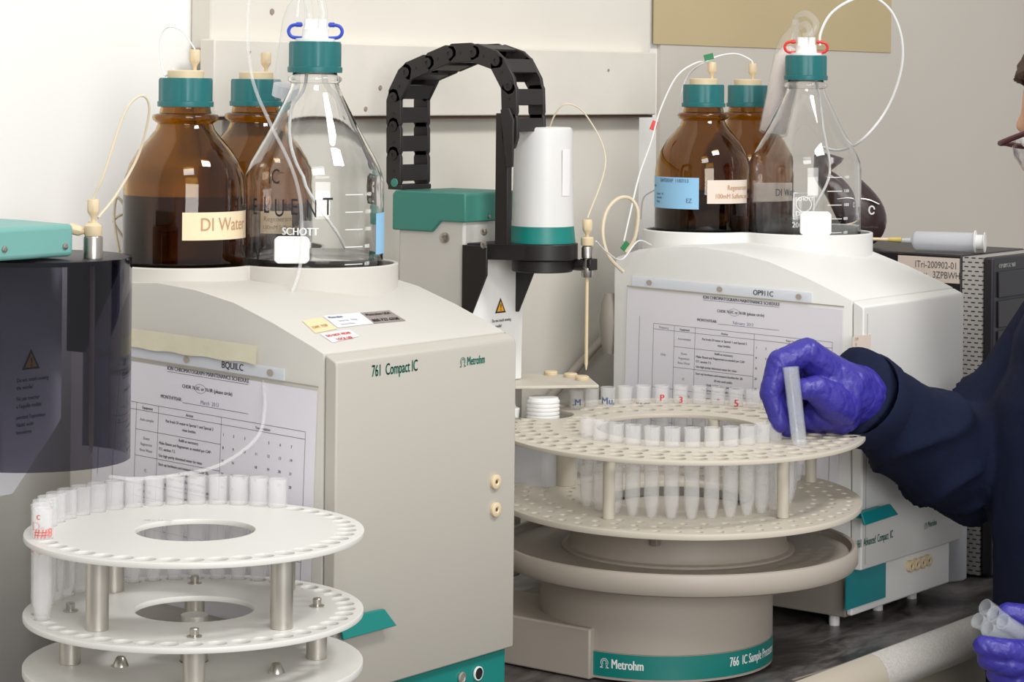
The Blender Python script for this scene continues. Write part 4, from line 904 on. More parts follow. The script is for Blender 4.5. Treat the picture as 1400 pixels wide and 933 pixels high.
# ---- left: sample changer with the smoked guard
GC = at(50, 500, 2.02); gx_, gy_ = GC.x, GC.y
chL = thing('sample_changer', (gx_, gy_, 0), 'sample changer with light teal cover and smoked round needle guard, over the cream rack', 'sample changer')
gr = 0.0795; zg0, zg1 = 0.279, 0.4505
f = facing((gx_, gy_))
def guard_loop(r, n=72):
    out_ = []
    for i in range(n): t = f - 2.6 + 5.2 * i / (n - 1); out_.append((gx_ + r * math.cos(t), gy_ + r * math.sin(t)))
    return out_
go, gi = guard_loop(gr), guard_loop(gr - .0022)
gm = MB(); n = len(go); vs = [(x, y, z) for z in (zg0, zg1) for x, y in go] + [(x, y, z) for z in (zg0, zg1) for x, y in gi]; fs = []
for i in range(n - 1): fs += [(i, i + 1, n + i + 1, n + i), (2 * n + i, 3 * n + i, 3 * n + i + 1, 2 * n + i + 1), (n + i, n + i + 1, 3 * n + i + 1, 3 * n + i), (i, 2 * n + i, 2 * n + i + 1, i + 1)]
gd = gm.add(vs, fs).build('needle_guard', 'smoke', chL, label='smoked clear needle guard')
MB().lathe([(0, zg1 - .004), (gr - .0025, zg1 - .004), (gr - .0025, zg1 - .0005), (gr - .006, zg1 + .0008), (0, zg1 + .0008)], (gx_, gy_, 0), 72, caps=False).build('guard_lid', 'pc_front', chL)
zt0 = zg1 + .0035
tr_ = onY(101, 330, gy_ - .060)
MB().prism([(gx_ - .20, gy_ - .060), (tr_.x, gy_ - .060), (tr_.x + .012, gy_ + .01), (tr_.x + .012, gy_ + .10), (gx_ - .20, gy_ + .10)], 'z', zt0, zt0 + .027).build('arm_cover', 'teal_light', chL, bevel=.004, seg=3, label='light teal arm cover')
for px, py in [(6, 341), (89, 337)]:
    q = onY(px, py, gy_ - .0601); screw_head(q, (0, -1, 0), .0028, chL)
# needle fitting standing in the lid
nL = at(127, 350, 1.990)
n1 = MB().lathe([(.0082, 0), (.0082, .017), (.0075, .0185), (0, .0185)], (nL.x, nL.y, zg1 + .0009), 24).build('needle_sleeve', 'steel', chL)
MB().lathe([(.0068, 0), (.0075, .001), (.0075, .0085), (.0060, .0095), (.0040, .011), (.0040, .0125), (0, .0125)], (nL.x, nL.y, zg1 + .0196), 18).build('needle_nut', 'peek', n1)
fitting((nL.x, nL.y, zg1 + .0318), (0, 0, 1), n1, .88, 'needle_fitting')
fitting((nL.x - .002, nL.y + .004, zg1 + .022), (-.75, .55, .25), n1, .8, 'side_fitting')
MB().lathe([(.0008, .288), (.0022, .297), (.0022, zg1 - .0045)], (nL.x, nL.y, 0), 12).build('needle', 'peek', chL)
# tower, white panel with warning print and black bracket behind the guard
py_ = gy_ + 0.052; sxL0 = gx_ - .150; sxL1 = onY(84, 500, py_).x
spL = MB().prism([(sxL0, .24), (sxL1 - .055, .24), (sxL1 - .012, .285), (sxL1, .30), (sxL1, .445), (sxL0, .445)], 'y', py_, py_ + .002).build('splash_panel', 'white', chL)
warning_label(spL, onY(42, 505, py_ - .0003), (1, 0, 0), (0, 0, 1), 0.0205, WARN)
MB().box((sxL0 - .02, py_ + .0025, .0), (sxL1 - .075, py_ + .075, .4525)).build('tower', 'base', chL, bevel=.003)
MB().prism([(gy_ - .02, .4455), (gy_ + .050, .4455), (gy_ + .050, .36), (gy_ + .03, .36), (gy_ - .01, .43)], 'x', sxL1 + .004, sxL1 + .008).build('arm_bracket', 'black', chL)
bL = (RL.x, RL.y)
MB().lathe([(0.118, 0.002), (0.121, 0.004), (0.121, 0.085), (0.128, 0.092), (0.1285, 0.098), (0.126, 0.100), (0.105, 0.100), (0.103, 0.1245), (0, 0.1245)], (*bL, 0), 96).build('turntable_base', 'base', chL)
MB().box((sxL0 - .02, RL.y, .002), (RL.x - .09, py_ + .075, .05)).build('rear_arm', 'base', chL, bevel=.002)
# tubing loop of this changer
zf = zg1 + .051
MB().tube([(nL.x, nL.y, zf), at(143, 235, 1.99), at(170, 155, 2.0), at(193, 131, 2.01), at(204, 150, 2.02), at(190, 210, 2.03), at(160, 265, 2.02), at(134, 298, 2.0)], .0011, 8).build('capillary', 'cable', chL)

# ================================================================== TUBING AND ABSORBER TUBES
def bdepth(k): return depth((*B[k], 0))
def hose(name, pts, r, m, label, cat='tubing', sub=10, n=8, **kw): return top(name, MB().tube(pts, r, n, sub), m, label, cat, **kw)
# fittings on the brown bottles' stoppers with their white capillaries
for b, key, zt, dx in [(b1, 'a1', zt1, 0.0085), (b2, 'a2', zt2, 0.010), (b3, 'aA', zt3, 0.010), (b4, 'aB', zt4, 0.006)]:
    o = Vector((*B[key], zt)) + RT * dx; fitting(o, (0, 0, 1), b, .95)
d1 = bdepth('a1'); q = Vector((*B['a1'], zt1)) + RT * .0085 + UP * .020
hose('capillary_tube', [q, at(263, 62, d1), at(248, 42, d1 + .005), at(230, 37, d1 + .01), at(220, 50, d1 + .012), at(219, 75, d1 + .012), at(225, 103, d1 + .006), Vector((*B['a1'], zt1)) + RT * -.012 + UP * .001], .0008, 'ptfe', 'thin white loop of tubing on the big brown bottle cap')
d3 = bdepth('aA'); q = Vector((*B['aA'], zt3)) + RT * .010 + UP * .020
hose('capillary_tube', [q, at(970, 85, d3), at(952, 86, d3), at(925, 105, d3 - .005), at(903, 150, d3 - .01), at(890, 195, d3 - .02), at(874, 240, d3 - .03), at(862, 290, d3 - .05), at(853, 330, d3 - .06)], .0011, 'ptfe', 'white tubing with red flag running down from the blue-labelled brown bottle')
d4 = bdepth('aB'); q = Vector((*B['aB'], zt4)) + RT * .006 + UP * .020
hose('capillary_tube', [q, at(1026, 82, d4), at(1008, 74, d4), at(985, 76, d4 - .02), at(962, 86, d4 - .03), at(942, 102, d4 - .01), at(931, 130, d4 - .005), at(928, 170, d4 + .005), at(925, 220, d4 + .01), at(900, 255, d4 + .01), at(880, 270, d4 + .012), at(876, 300, d4 + .02)], .0011, 'ptfe', 'white tubing arching between the two brown bottle caps on the white chromatograph')
def flag(px, py, Z, ang, m, label):
    c_ = at(px, py, Z); k = Z / FPX; a = RT * math.cos(ang) + UP * math.sin(ang); b = UP * math.cos(ang) - RT * math.sin(ang)
    vs = [c_ + a * (sx * 6.5 * k) + b * (sy * 4.2 * k) + FW * d for d in (-.0016, .0016) for sx, sy in [(-1, -1), (1, -1), (1, 1), (-1, 1)]]
    top('tubing_flag', MB().add(vs, [(0, 1, 2, 3), (7, 6, 5, 4), (0, 4, 5, 1), (1, 5, 6, 2), (2, 6, 7, 3), (3, 7, 4, 0)]), m, label, 'tubing flag')
flag(969, 78, d3 - .004, .25, 'green', 'green tape flag on the white tubing above the brown bottles')
flag(894, 172, d3 - .012, 1.2, 'red', 'red tape flag on the white tubing left of the brown bottles')
flag(855, 337, d3 - .06, .9, 'green', 'dark green tape flag on the tubing beside the white chromatograph')
# left bottle: long white tube hanging in front, and the dip tube inside
dc = bdepth('c1'); fr = dc - CLEAR_R - .006
hose('white_hose', [at(343, -25, dc - .01), at(339, 20, dc - .01), at(339, 60, dc - .012), at(347, 115, dc - .02), at(370, 170, dc - .055), at(397, 225, fr - .002), at(410, 270, fr - .004), at(413, 320, fr - .004), at(413, 345, fr - .006), at(405, 385, fr - .022), at(384, 430, fr - .05),
                    at(366, 470, fr - .10), at(360, 510, fr - .13), at(362, 560, fr - .15), at(350, 600, fr - .17), at(300, 636, fr - .195), at(240, 650, fr - .215), at(185, 655, fr - .235), at(150, 652, fr - .25)], .00165, 'tube', 'long white hose hanging down over the grey chromatograph and its sheet')
MB().tube([Vector((*B['c1'], FLOORZ + .262)) - RT * .006, Vector((*B['c1'], FLOORZ + .22)) - RT * .010, at(398, 150, dc), at(399, 205, dc - .01), at(425, 265, dc - .01), at(460, 318, dc - .01), at(472, 342, dc)], .0016, 8).build('dip_tube', 'ptfe', b5)
MB().tube([Vector((*B['c1'], FLOORZ + .262)) + RT * .008, Vector((*B['c1'], FLOORZ + .225)) + RT * .010, at(462, 135, dc + .01), at(468, 160, dc + .015)], .0028, 10).build('short_tube', 'absorber', b5)
dc2 = bdepth('c2')
MB().tube([Vector((*B['c2'], FLOORZ + .262)) + RT * .004, at(1120, 130, dc2), at(1126, 180, dc2), at(1134, 220, dc2), at(1132, 245, dc2 - .01), at(1118, 275, dc2 - .02), at(1105, 300, dc2 - .02)], .0016, 8).build('dip_tube', 'ptfe', b6)
hose('white_hose', [at(1121, 62, dc2), at(1122, 45, dc2), at(1135, 20, dc2), at(1160, 2, dc2), at(1190, -5, dc2 + .01), at(1218, 15, dc2 + .02), at(1233, 55, dc2 + .03), at(1231, 100, dc2 + .04), at(1212, 150, dc2 + .05), at(1180, 190, dc2 + .05), at(1150, 205, dc2 + .08), at(1120, 200, dc2 + .105)], .0017, 'ptfe', 'big white hose loop rising from the clear bottle with red clips')
def absorber(name, pts, rads, fillm, label, key, utubes):
    a = thing(name, pts[0], label, 'absorber tube')
    P = [Vector(p) for p in pts]; d = P[1] - P[0]; L_ = d.length
    MB().lathe([(rads[0] * .6, 0), (rads[0], .004), (rads[1], L_ * .72), (rads[1] * .8, L_ * .84), (.0045, L_ * .95), (.0045, L_)], P[0], 28, d, caps=False).build('tube_wall', 'absorber', a)
    if fillm: MB().lathe([(0, .006), (rads[0] * .9, .006), (rads[1] * .92, L_ * .68), (rads[1] * .5, L_ * .76), (0, L_ * .78)], P[0], 24, d).build('granules', fillm, a)
    else: MB().lathe([(0, .001), (rads[0] * .96, .004), (rads[0] * .97, L_ * .14), (0, L_ * .14)], P[0], 24, d).build('plug', 'milky', a)
    for u in utubes: MB().tube(u, .0042, 12, 10).build('curved_tube', 'absorber', a)
    return a
o1 = Vector((*B['c1'], FLOORZ + .286)); o2 = Vector((*B['c2'], FLOORZ + .286))
absorber('absorber_tube', [at(386, 137, dc + .045), at(410, -12, dc + .02)], (.0115, .0125), None, 'clear plastic absorber tube leaning behind the blue-clipped bottle cap', 'c1',
         [[o1 - RT * .006, at(422, 15, dc), at(418, -20, dc + .005), at(412, -30, dc + .01)], [o1 + RT * .007, at(442, 15, dc), at(436, -15, dc), at(430, -35, dc)]])
MT['granule'] = mat('white_pink_granules', 'E8DCD6', .8, vary=.08, scale=25, bump=.5, bscale=700)
absorber('absorber_tube', [at(1055, 186, dc2 + .06), at(1088, 28, dc2 + .04)], (.0175, .0175), 'granule', 'absorber tube filled with pale granules behind the red-clipped bottle cap', 'c2',
         [[at(1088, 30, dc2 + .04), at(1092, 21, dc2 + .025), at(1104, 19, dc2 + .01), at(1116, 32, dc2), o2 + RT * .006], [at(1086, 52, dc2 + .03), at(1092, 38, dc2 + .02), at(1102, 33, dc2 + .01), at(1108, 45, dc2), o2 - RT * .003]])
# cables behind the bottles and beside the white chromatograph
hose('coiled_cable', [at(163, 345, 2.30), at(156, 300, 2.31), at(160, 270, 2.31), at(172, 288, 2.31), at(160, 297, 2.31), at(156, 305, 2.32), at(170, 330, 2.32), at(165, 350, 2.33)], .0014, 'cable', 'cream cable loops between needle fitting and big brown bottle', 'cable')
hose('coiled_cable', [at(852, 372, 2.76), at(832, 350, 2.75), at(824, 320, 2.75), at(829, 290, 2.76), at(845, 272, 2.77), at(862, 272, 2.78), at(872, 290, 2.78), at(868, 325, 2.78), at(856, 345, 2.78)], .0022, 'cable', 'cream looped cable hanging beside the white chromatograph', 'cable')
hose('capillary_tube', [at(815, 330, 2.60), at(830, 345, 2.64), at(850, 355, 2.70), at(872, 330, 2.75), at(890, 335, 2.78)], .0009, 'ptfe', 'thin white tubing from the needle to the white chromatograph')
hose('conduit_pipe', [onY(838, 448, 1.77), onY(800, 490, 1.77), onY(745, 552, 1.77), onY(700, 604, 1.77)], .0055, 'base', 'grey conduit slanting across the wall behind the carousel', 'conduit', sub=4, n=14)
cp = at(846, 445, 2.86)
top('cable_duct', MB().lathe([(0, 0), (.006, 0), (.010, .015), (.012, .04), (.010, .06), (.006, .072), (0, .072)], onX(846, 485, XB0 + .006) + Vector((0, .014, 0)), 20), 'base_dark', 'rounded grey duct end behind the white chromatograph', 'duct')

# ================================================================== COMPUTER, SYRINGE, HANDSET, PLASTIC BOTTLE
pf = onZ(1318, 788, 0.0); PX0 = pf.x; PYF = onX(1344, 500, PX0).y; PZ = 0.396; PD = 0.415
pc = thing('computer_tower', (PX0 + .09, PYF + .2, 0), 'black desktop computer tower with perforated silver strip, behind the person', 'computer')
MB().box((PX0, PYF + .030, 0.002), (PX0 + .178, PYF + PD, PZ)).build('case', 'pc', pc, bevel=.002)
perf = perforated('perforated_silver', 'C4BFBA', '2A2626', 'x')
MB().box((PX0 + .001, PYF + .0025, 0.003), (PX0 + .176, PYF + .0295, PZ - .002)).build('perforated_strip', perf, pc)
MB().box((PX0 + .002, PYF - .012, 0.003), (PX0 + .176, PYF + .002, PZ - .001)).build('front_panel', 'pc_front', pc, bevel=.003)
for z0, z1 in ((.345, .377), (.308, .341), (.270, .304)): MB().box((PX0 + .012, PYF - .0145, z0), (PX0 + .164, PYF - .0122, z1)).build('drive_bay', 'pc_front', pc, bevel=.0008)
MB().box((PX0 + .010, PYF - .0150, .2655), (PX0 + .166, PYF - .0122, .2675)).build('bay_trim', 'alu', pc)
lettering([('OPTIPLEX 960', 0, 0, .0075, 1.0, 'LEFT', .0004)], plane_map((PX0 + .014, PYF - .0130, .3815), F_, U_), 'ink_white', pc)
fl_ = MB().box((PX0 + .025, PYF - .0135, .205), (PX0 + .120, PYF - .0126, .250)).build('asset_label', 'label_p', pc, label='cream asset label')
lettering([('ITri-200902-01', .012, .027, .0105, .85, 'LEFT'), ('Serial Tag: 3ZPBWH1', .004, .010, .0105, .8, 'LEFT')], plane_map((PX0 + .025, PYF - .0138, .205), F_, U_), 'ink', fl_)
la, lb_ = onX(1228, 349, PX0), onX(1312, 386, PX0)
sl = MB().box((PX0 - .0006, min(la.y, lb_.y), lb_.z - .002), (PX0 - .0001, max(la.y, lb_.y), la.z)).build('asset_label', 'label_p', pc, label='cream asset label with serial number')
hh = la.z - lb_.z
lettering([('ITri-200902-01', .024, hh * .54, .0120, .80, 'LEFT'), ('Serv.  3ZPBWH1', .024, hh * .12, .0120, .80, 'LEFT')], plane_map((PX0 - .0009, max(la.y, lb_.y), lb_.z), (0, -1, 0), U_), 'ink', sl)
# syringe lying on the case
r_s = .0118; s0 = onZ(1246, 330, PZ + .012); s1_ = onZ(1347, 333, PZ + .012); dS = (s1_ - s0); dS.z = 0; LS = dS.length; dS.normalize(); s0.z = PZ + r_s + .0015
sy = thing('syringe', (s0.x, s0.y, PZ), 'large plastic syringe with yellow needle hub lying on the computer', 'syringe')
MB().lathe([(.002, -.012), (.003, 0), (r_s * .8, .003), (r_s, .006), (r_s, LS * .86)], s0, 24, dS).build('barrel', 'milky', sy)
MB().lathe([(r_s * 1.25, LS * .86), (r_s * 1.25, LS * .875), (r_s * .8, LS * .88), (r_s * .8, LS * .985), (r_s * 1.08, LS * .988), (r_s * 1.08, LS)], s0, 24, dS).build('plunger', 'white', sy)
MB().lathe([(.0008, -.062), (.0008, -.030), (.0028, -.029), (.0034, -.0125)], s0, 12, dS).build('needle_hub', 'hub_yellow', sy)
MB().lathe([(.0018, -.115), (.0022, -.030), (.0022, -.029)], s0, 10, dS).build('needle_cover', 'label', sy)
# dark handset standing on the case behind the right clear bottle
hc = onX(1165, 258, PX0 + .035); zb_ = PZ + .0005
hd = thing('handset', (hc.x, hc.y, PZ), 'dark glossy rounded handset standing on the computer behind the clear bottle', 'handset')
e_ = []
vs = []; fs = []; n = 36; Zh = depth(hc); kh = Zh / FPX
out2 = [(1112, 205), (1118, 196), (1132, 196), (1150, 206), (1170, 222), (1190, 240), (1206, 258), (1214, 278), (1213, 297), (1204, 311), (1190, 318), (1172, 318), (1158, 312), (1148, 296), (1140, 270), (1130, 245), (1116, 222)]
base_z = at(1190, 318, Zh).z
up = Vector((0, 0, PZ + .001 - base_z))
front_ = [at(x, y, Zh) + up * (1 if y > 300 else .8) for x, y in out2]; cen = sum(front_, Vector()) / len(front_)
ringsv = []
for dz, sc in ((-.018, .55), (-.014, .86), (-.004, 1.0), (.012, 1.0), (.022, .86), (.026, .5)):
    ringsv.append([cen + (p - cen) * sc + FW * dz for p in front_])
m_ = MB(); allv = [v for r in ringsv for v in r]; N_ = len(out2); fs = []
for j in range(len(ringsv) - 1):
    for i in range(N_): k = (i + 1) % N_; fs.append((j * N_ + i, j * N_ + k, (j + 1) * N_ + k, (j + 1) * N_ + i))
fs += [tuple(range(N_ - 1, -1, -1)), tuple((len(ringsv) - 1) * N_ + i for i in range(N_))]
lowz = min(v.z for v in allv); allv = [v + Vector((0, 0, PZ + .0006 - lowz)) for v in allv]
m_.add(allv, fs); hb = m_.build('shell', 'handset', hd, angle=80); sd = hb.modifiers.new('s', 'SUBSURF'); sd.levels = sd.render_levels = 1
tq = [at(x, y, Zh - .0185) + Vector((0, 0, PZ + .0006 - lowz)) + up * .9 for x, y in [(1150, 256), (1170, 254), (1188, 256), (1202, 262)]]
MB().tube(tq, .0012, 8).build('chrome_line', 'steel', hd)
cq = at(1192, 270, Zh - .0175) + Vector((0, 0, PZ + .0006 - lowz)) + up * .9
MB().tube([cq + RT * (.0035 * math.cos(t)) + UP * (.005 * math.sin(t)) for t in [0.2 + 5.6 * i / 10 for i in range(11)]], .0011, 8).build('emblem', 'white', hd)
lettering([('Wireless WiFi Scan', 0, 0, .0034, .8, 'LEFT')], plane_map(at(1178, 294, Zh - .0192) + Vector((0, 0, PZ + .0006 - lowz)) + up * .9, RT, UP), 'ink', hd)
# milky squeeze bottle standing between unit and computer
q = onZ(1297, 797, 0.0); q = q + FW * .022
pbt = thing('plastic_bottle', (q.x, q.y, 0), 'milky white plastic bottle standing between white chromatograph and computer', 'bottle')
MB().lathe([(0, .0005), (.022, .0005), (.0255, .003), (.0255, .085), (.024, .098), (.014, .108), (.0125, .112), (.0125, .12), (0, .12)], (q.x, q.y, 0), 32, caps=False).build('bottle_body', 'milky', pbt)
MB().lathe([(.015, .1205), (.015, .135), (.011, .137), (.004, .150), (.0025, .165), (0, .165)], (q.x, q.y, 0), 24).build('spout_cap', 'white', pbt)
lettering([('-DI rinse', -.012, 0, .008, 1, 'LEFT', .0003)], cyl_map((q.x, q.y), .0260, facing(q), .088), 'ink_blue', pbt, 'handwriting')

# ================================================================== THE PERSON
from mathutils import noise
def capsules(mb, chain_, n=16):
    for (a, ra), (b, rb) in zip(chain_, chain_[1:]):
        a, b = Vector(a), Vector(b); mb.ball(a, ra, n, 10); mb.ball(b, rb, n, 10)
        d = b - a
        if d.length > 1e-5: mb.lathe([(ra, 0), (rb, d.length)], a, n, d)
    return mb
def organic(name, mb, voxel, m, parent, smooth=6, disp=None, label=None, sub=0):
    o = mb.build(name, m, parent, label=label)
    r = o.modifiers.new('r', 'REMESH'); r.mode = 'VOXEL'; r.voxel_size = voxel
    sm = o.modifiers.new('s', 'SMOOTH'); sm.factor = .5; sm.iterations = smooth
    bake(o); me = o.data
    if disp:
        o0 = world_loc(parent) if parent is not None else Vector((0, 0, 0))
        ns = [v.normal.copy() for v in me.vertices]
        for v, nn in zip(me.vertices, ns): v.co += nn * disp(v.co + o0)
    me.polygons.foreach_set('use_smooth', [True] * len(me.polygons)); me.update()
    return o
FL = -0.9
pel = at(1575, 850, 2.60); chest = at(1520, 600, 2.59); nck = at(1515, 440, 2.60)
hdc = at(1502, 172, 2.60)
th_ = math.radians(18); yaw = (-RT * .66 + FW * .75).normalized()
hf = (yaw * math.cos(th_) - UP * math.sin(th_)).normalized(); hu = (UP * math.cos(th_) + yaw * math.sin(th_)).normalized(); hs2 = hf.cross(hu).normalized()
def H(f_, s_, u_): return hdc + hf * f_ + hs2 * s_ + hu * u_
rsh = at(1520, 405, 2.74); relb = at(1338, 640, 2.665); rwr = at(1180, 546, 2.495)
lsh = at(1525, 430, 2.46); lelb = at(1640, 800, 2.47); lwr = at(1450, 905, 2.405)
body = MB()
def ell(c_, axes, n=24, m=16):
    vs0 = MB().ball((0, 0, 0), 1, n, m); vs0.v = [c_ + axes[0] * v.x + axes[1] * v.y + axes[2] * v.z for v in vs0.v]; body.add(vs0.v, vs0.f)
ell(H(-.008, 0, .018), (hf * .090, hs2 * .074, hu * .092)); ell(H(.018, 0, -.045), (hf * .066, hs2 * .058, hu * .070)); ell(H(.028, 0, -.085), (hf * .045, hs2 * .042, hu * .030))
capsules(body, [(H(.078, 0, .012), .008), (H(.096, 0, -.028), .0115)]); capsules(body, [(H(.088, -.010, -.034), .007), (H(.088, .010, -.034), .007)])
capsules(body, [(H(.072, -.035, .022), .010), (H(.079, 0, .024), .010), (H(.072, .035, .022), .010)])
capsules(body, [(H(.072, -.018, -.062), .007), (H(.078, 0, -.061), .008), (H(.072, .018, -.062), .007)])
for s_ in (-1, 1): capsules(body, [(H(-.005, .072 * s_, .015), .010), (H(-.012, .076 * s_, -.005), .009), (H(-.002, .072 * s_, -.022), .007)])
capsules(body, [(H(-.025, 0, -.06), .054), (nck + UP * .02, .056), (nck, .075)])
capsules(body, [(nck - UP * .06, .085), (chest, .105), (pel, .110)]); capsules(body, [(nck - UP * .03, .06), (rsh, .050), (relb, .042), (rwr, .028)]); capsules(body, [(nck - UP * .03, .06), (lsh, .050), (lelb, .042), (lwr, .028)])
bk = -FW * 0
hipr, hipl = pel + FW * .065, pel - FW * .065
ftr = Vector((hipr.x + .02, hipr.y - .02, FL)); ftl = Vector((hipl.x + .02, hipl.y - .02, FL))
for hp, ft in ((hipr, ftr), (hipl, ftl)): capsules(body, [(hp, .070), (hp.lerp(ft, .5) - RT * .02, .055), (ft + UP * .10, .038), (ft + UP * .05 - RT * .05, .032)])
person = organic('person', body, .006, 'skin', None, 8)
props(person, 'person in navy coat and blue gloves reaching a tube to the carousel rack', 'person')
def fold(A, sx, ax, sc):
    def g(p):
        a = p.dot(ax); q = Vector((p.x * sc * .5, p.y * sc * .5, p.z * sc * .5)); w_ = noise.noise(q) * 2.2
        r_ = 1 - abs(math.sin(a * sx + w_ * 3.0)); return A * (r_ * r_ * (0.35 + .65 * abs(noise.noise(q * 1.7))) - .25) + A * .5 * noise.noise(q * 2.3)
    return g
coat = MB()
capsules(coat, [(nck - UP * .015, .072), (nck - UP * .05, .110), (chest - RT * .004, .134), (at(1520, 720, 2.58), .134), (at(1546, 850, 2.585), .153), (at(1562, 1100, 2.595), .180), (at(1570, 1300, 2.60), .195)], 22)
armd = (relb - rwr).normalized()
cuff = rwr + armd * .004
capsules(coat, [(nck - UP * .05, .09), (rsh, .080), (rsh.lerp(relb, .55), .072), (relb + UP * .006, .066), (at(1285, 618, 2.60), .064), (at(1225, 577, 2.555), .055), (at(1188, 548, 2.500), .047)], 22)
capsules(coat, [(nck - UP * .05, .09), (lsh, .080), (lsh.lerp(lelb, .5), .072), (lelb, .064), (lelb.lerp(lwr, .5), .054), (lwr + (lelb - lwr) * .1, .044)], 22)
fa = fold(.020, 40, Vector((.62, -.3, -.45)).normalized(), 11); fb2 = fold(.009, 34, Vector((.8, -.6, .05)).normalized(), 5)
def coat_disp(p):
    px_ = RT.dot(p) / FW.dot(p) * FPX + 700
    return fa(p) if px_ < 1350 else fb2(p)
cobj = organic('coat', coat, .005, 'coat', person, 7, coat_disp)
# cuffs: open rolled rings at the sleeve ends
def cuff_ring(c_, ax, r, name='cuff'):
    ax = ax.normalized(); return MB().lathe([(r * .93, -.004), (r * 1.0, -.010), (r * 1.05, -.006), (r * 1.06, .010), (r * 1.02, .022), (r * .95, .020), (r * .93, -.002)], c_, 32, ax, caps=False).build(name, 'coat', cobj)
cuff_ring(at(1180, 545, 2.488), armd + Vector((0, 0, -.12)), .0475)
cuff_ring(lwr + (lelb - lwr) * .06, lelb - lwr, .046)
# collar
MB().lathe([(.062, 0), (.070, .003), (.074, .030), (.068, .034), (.066, .012)], nck + UP * .015, 28, UP - RT * .25, caps=False).build('collar', 'coat', cobj)
tr_m = MB()
for hp, ft in ((hipr, ftr), (hipl, ftl)): capsules(tr_m, [(hp - UP * .05, .080), (hp.lerp(ft, .5) - RT * .02, .068), (ft + UP * .08, .058)])
organic('trousers', tr_m, .010, 'trousers', person, 4)
for ft in (ftr, ftl): organic('shoe', capsules(MB(), [(ft + UP * .045 + RT * .03, .042), (ft + UP * .042 - RT * .10, .040), (ft + UP * .040 - RT * .16, .034)]), .006, 'shoe', person, 4)
# hair
hm = MB(); vs0 = MB().ball((0, 0, 0), 1, 40, 28)
ctr = H(-.008, 0, .018); pts_ = []
for v in vs0.v:
    p = ctr + hf * (.104 * v.x) + hs2 * (.084 * v.y) + hu * (.104 * v.z); pts_.append(p)
keep = lambda p: (p - hdc).dot(hu) > .066 - max(0, -(p - hdc).dot(hf) + .035) * 1.3 and (p - hdc).dot(hu) > -.07
for f_ in vs0.f:
    if all(keep(pts_[i]) for i in f_): hm.f.append(f_)
hm.v = pts_
hair = hm.build('hair', 'hair', person)
bm = bmesh.new(); bm.from_mesh(hair.data); bmesh.ops.delete(bm, geom=[v for v in bm.verts if not v.link_faces], context='VERTS'); bmesh.ops.solidify(bm, geom=bm.faces, thickness=.010)
bmesh.ops.subdivide_edges(bm, edges=bm.edges, cuts=1, use_grid_fill=True); bm.to_mesh(hair.data); bm.free()
for v in hair.data.vertices: v.co += v.normal * (.005 * noise.noise(v.co * 90) + .003 * noise.noise(v.co * 260))
# eyes and safety glasses
for s_ in (-1, 1): MB().ball(H(.069, .031 * s_, .006), .0115, 16, 10).build('eye', 'white', person); MB().ball(H(.0775, .031 * s_, .006), .0045, 12, 8).build('pupil', 'ink_dark', person)
gl = MB().tube([H(-.01, -.080, .004), H(.07, -.076, .004), H(.082, -.060, .005), H(.096, 0, .005), H(.082, .060, .005), H(.07, .076, .004), H(-.01, .080, .004)], .0032, 8, 8).build('glasses_frame', 'frame', person)
lv_ = []; lf = []
for i in range(25):
    t = -1 + 2 * i / 24; a = t * 1.15; f0 = .096 - .040 * (1 - math.cos(a)) * 1.5; s0_ = .070 * math.sin(a) / math.sin(1.15)
    d_ = .032 * (1 - .35 * t * t) * (1 - .35 * math.exp(-(t * 6) ** 2)); lv_ += [H(f0, s0_, .003), H(f0 + .001, s0_, .003 - d_ * .5), H(f0 - .004, s0_ * .97, .003 - d_)]
for i in range(24):
    for j in (0, 1): a = i * 3 + j; lf.append((a, a + 1, a + 4, a + 3))
MB().add(lv_, lf).build('lens', 'lens', gl)
# ---- gloves: palm, four fingers and a thumb each
def wrinkle(p): return .0009 * (1 - abs(noise.noise(p * 70))) * noise.noise(p * 160) + .0009 * noise.noise(p * 55) - .0006 * max(0, math.sin(p.x * 420 + noise.noise(p * 40) * 4)) ** 6
g = MB()
def J(*a): return [(at(x, y, Z), r) for x, y, Z, r in a]
W = (1166, 540, 2.472)
mcp = dict(i=(1104, 482, 2.437), m=(1102, 486, 2.456), r=(1108, 500, 2.474), p=(1118, 520, 2.488))
for k_, r_ in (('i', .0150), ('m', .0150), ('r', .0145), ('p', .0135)): capsules(g, J((1162, 528, 2.462, .024), (*[(a + b) / 2 for a, b in zip(mcp[k_], W)], .021), (*mcp[k_], r_)))
capsules(g, J((1186, 546, 2.498, .034), (1172, 542, 2.482, .033), (1150, 536, 2.462, .030), (1128, 520, 2.458, .026)))
capsules(g, J((*mcp['i'], .0150), (1066, 494, 2.428, .0128), (1053, 538, 2.424, .0112), (1066, 578, 2.424, .0100)))
capsules(g, J((*mcp['m'], .0150), (1064, 506, 2.452, .0126), (1058, 552, 2.447, .0110), (1076, 586, 2.440, .0098)))
capsules(g, J((*mcp['r'], .0145), (1074, 530, 2.474, .0122), (1078, 565, 2.468, .0108), (1108, 575, 2.454, .0100)))
capsules(g, J((*mcp['p'], .0135), (1092, 552, 2.488, .0110), (1098, 578, 2.482, .0098), (1124, 582, 2.470, .0092)))
capsules(g, J((1150, 556, 2.448, .022), (1136, 548, 2.432, .0190), (1116, 532, 2.420, .0140), (1100, 532, 2.414, .0115)))
capsules(g, J((1150, 566, 2.462, .022), (1122, 566, 2.456, .018)))
organic('glove', g, .0016, 'glove', person, 7, wrinkle, label='blue nitrile glove gripping a tube')
g = MB()
capsules(g, [(lwr + (lelb - lwr) * .12, .028), (lwr, .030)]); capsules(g, [(lwr, .030), (at(1432, 898, 2.395), .030)])
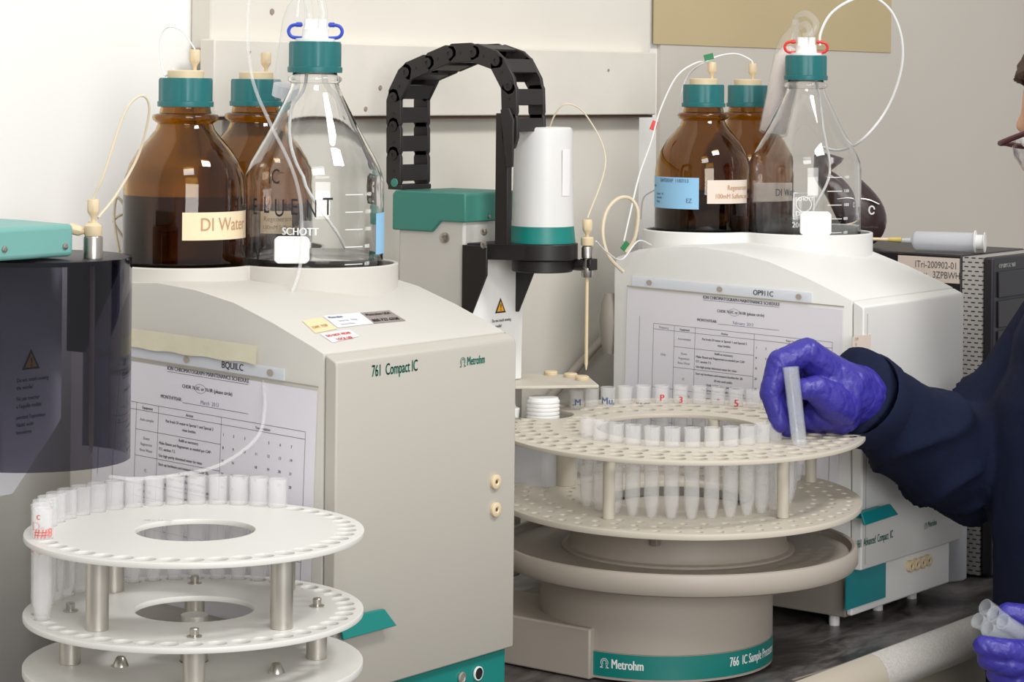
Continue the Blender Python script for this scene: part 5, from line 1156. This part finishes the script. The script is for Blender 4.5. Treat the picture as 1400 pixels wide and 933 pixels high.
capsules(g, J((1432, 900, 2.392, .022), (1410, 896, 2.364, .0150), (1376, 890, 2.350, .0125), (1345, 884, 2.352, .0108)))
capsules(g, J((1432, 915, 2.392, .022), (1412, 914, 2.366, .0145), (1380, 909, 2.352, .0122), (1350, 902, 2.355, .0105)))
capsules(g, J((1434, 930, 2.395, .020), (1416, 934, 2.372, .0140), (1388, 930, 2.360, .0120), (1362, 922, 2.362, .0102)))
capsules(g, J((1436, 940, 2.400, .018), (1424, 950, 2.382, .0130), (1402, 950, 2.372, .0110), (1384, 944, 2.372, .0095)))
capsules(g, J((1436, 880, 2.402, .020), (1425, 856, 2.398, .0150), (1400, 842, 2.394, .0125), (1378, 838, 2.394, .0105)))
organic('glove', g, .0016, 'glove', person, 7, wrinkle, label='blue nitrile glove holding a bundle of tubes')
# ---- tubes in the hands
ht = bpy.data.objects.new('sample_tube', TUBE_C); C.objects.link(ht)
p_top, p_bot = at(1081, 502, 2.403), at(1093, 606, 2.398); ax = (p_top - p_bot).normalized(); ht.matrix_world = Matrix.Translation(p_top - ax * .098) @ ax.to_track_quat('Z', 'Y').to_matrix().to_4x4()
props(ht, 'clear sample tube held upright by the gloved hand over the carousel rack', 'tube')
axt = (-RT * .74 + UP * .50 - FW * .46).normalized()
e1 = (UP * .83 + RT * .56); e1 = (e1 - axt * e1.dot(axt)).normalized(); e2 = axt.cross(e1).normalized()
if e2.dot(FW) < 0: e2 = -e2
c0 = at(1371, 850, 2.366)
for a_, b_, sl_, wh in [(0, 0, 0, 'nearest, upper'), (0, .0170, 0, 'upper middle'), (0, .0340, -.002, 'upper outermost'), (-.0149, .0085, .003, 'lower inner'), (-.0149, .0255, .004, 'lower outermost')]:
    o = bpy.data.objects.new('sample_tube', TUBE_C); C.objects.link(o); c_ = c0 + e1 * a_ + e2 * b_ + axt * sl_; o.matrix_world = Matrix.Translation(c_ - axt * .098) @ axt.to_track_quat('Z', 'Y').to_matrix().to_4x4()
    props(o, '%s of the clear tubes bundled in the lower gloved hand' % wh, 'tube', 'tubes bundled in the lower hand')
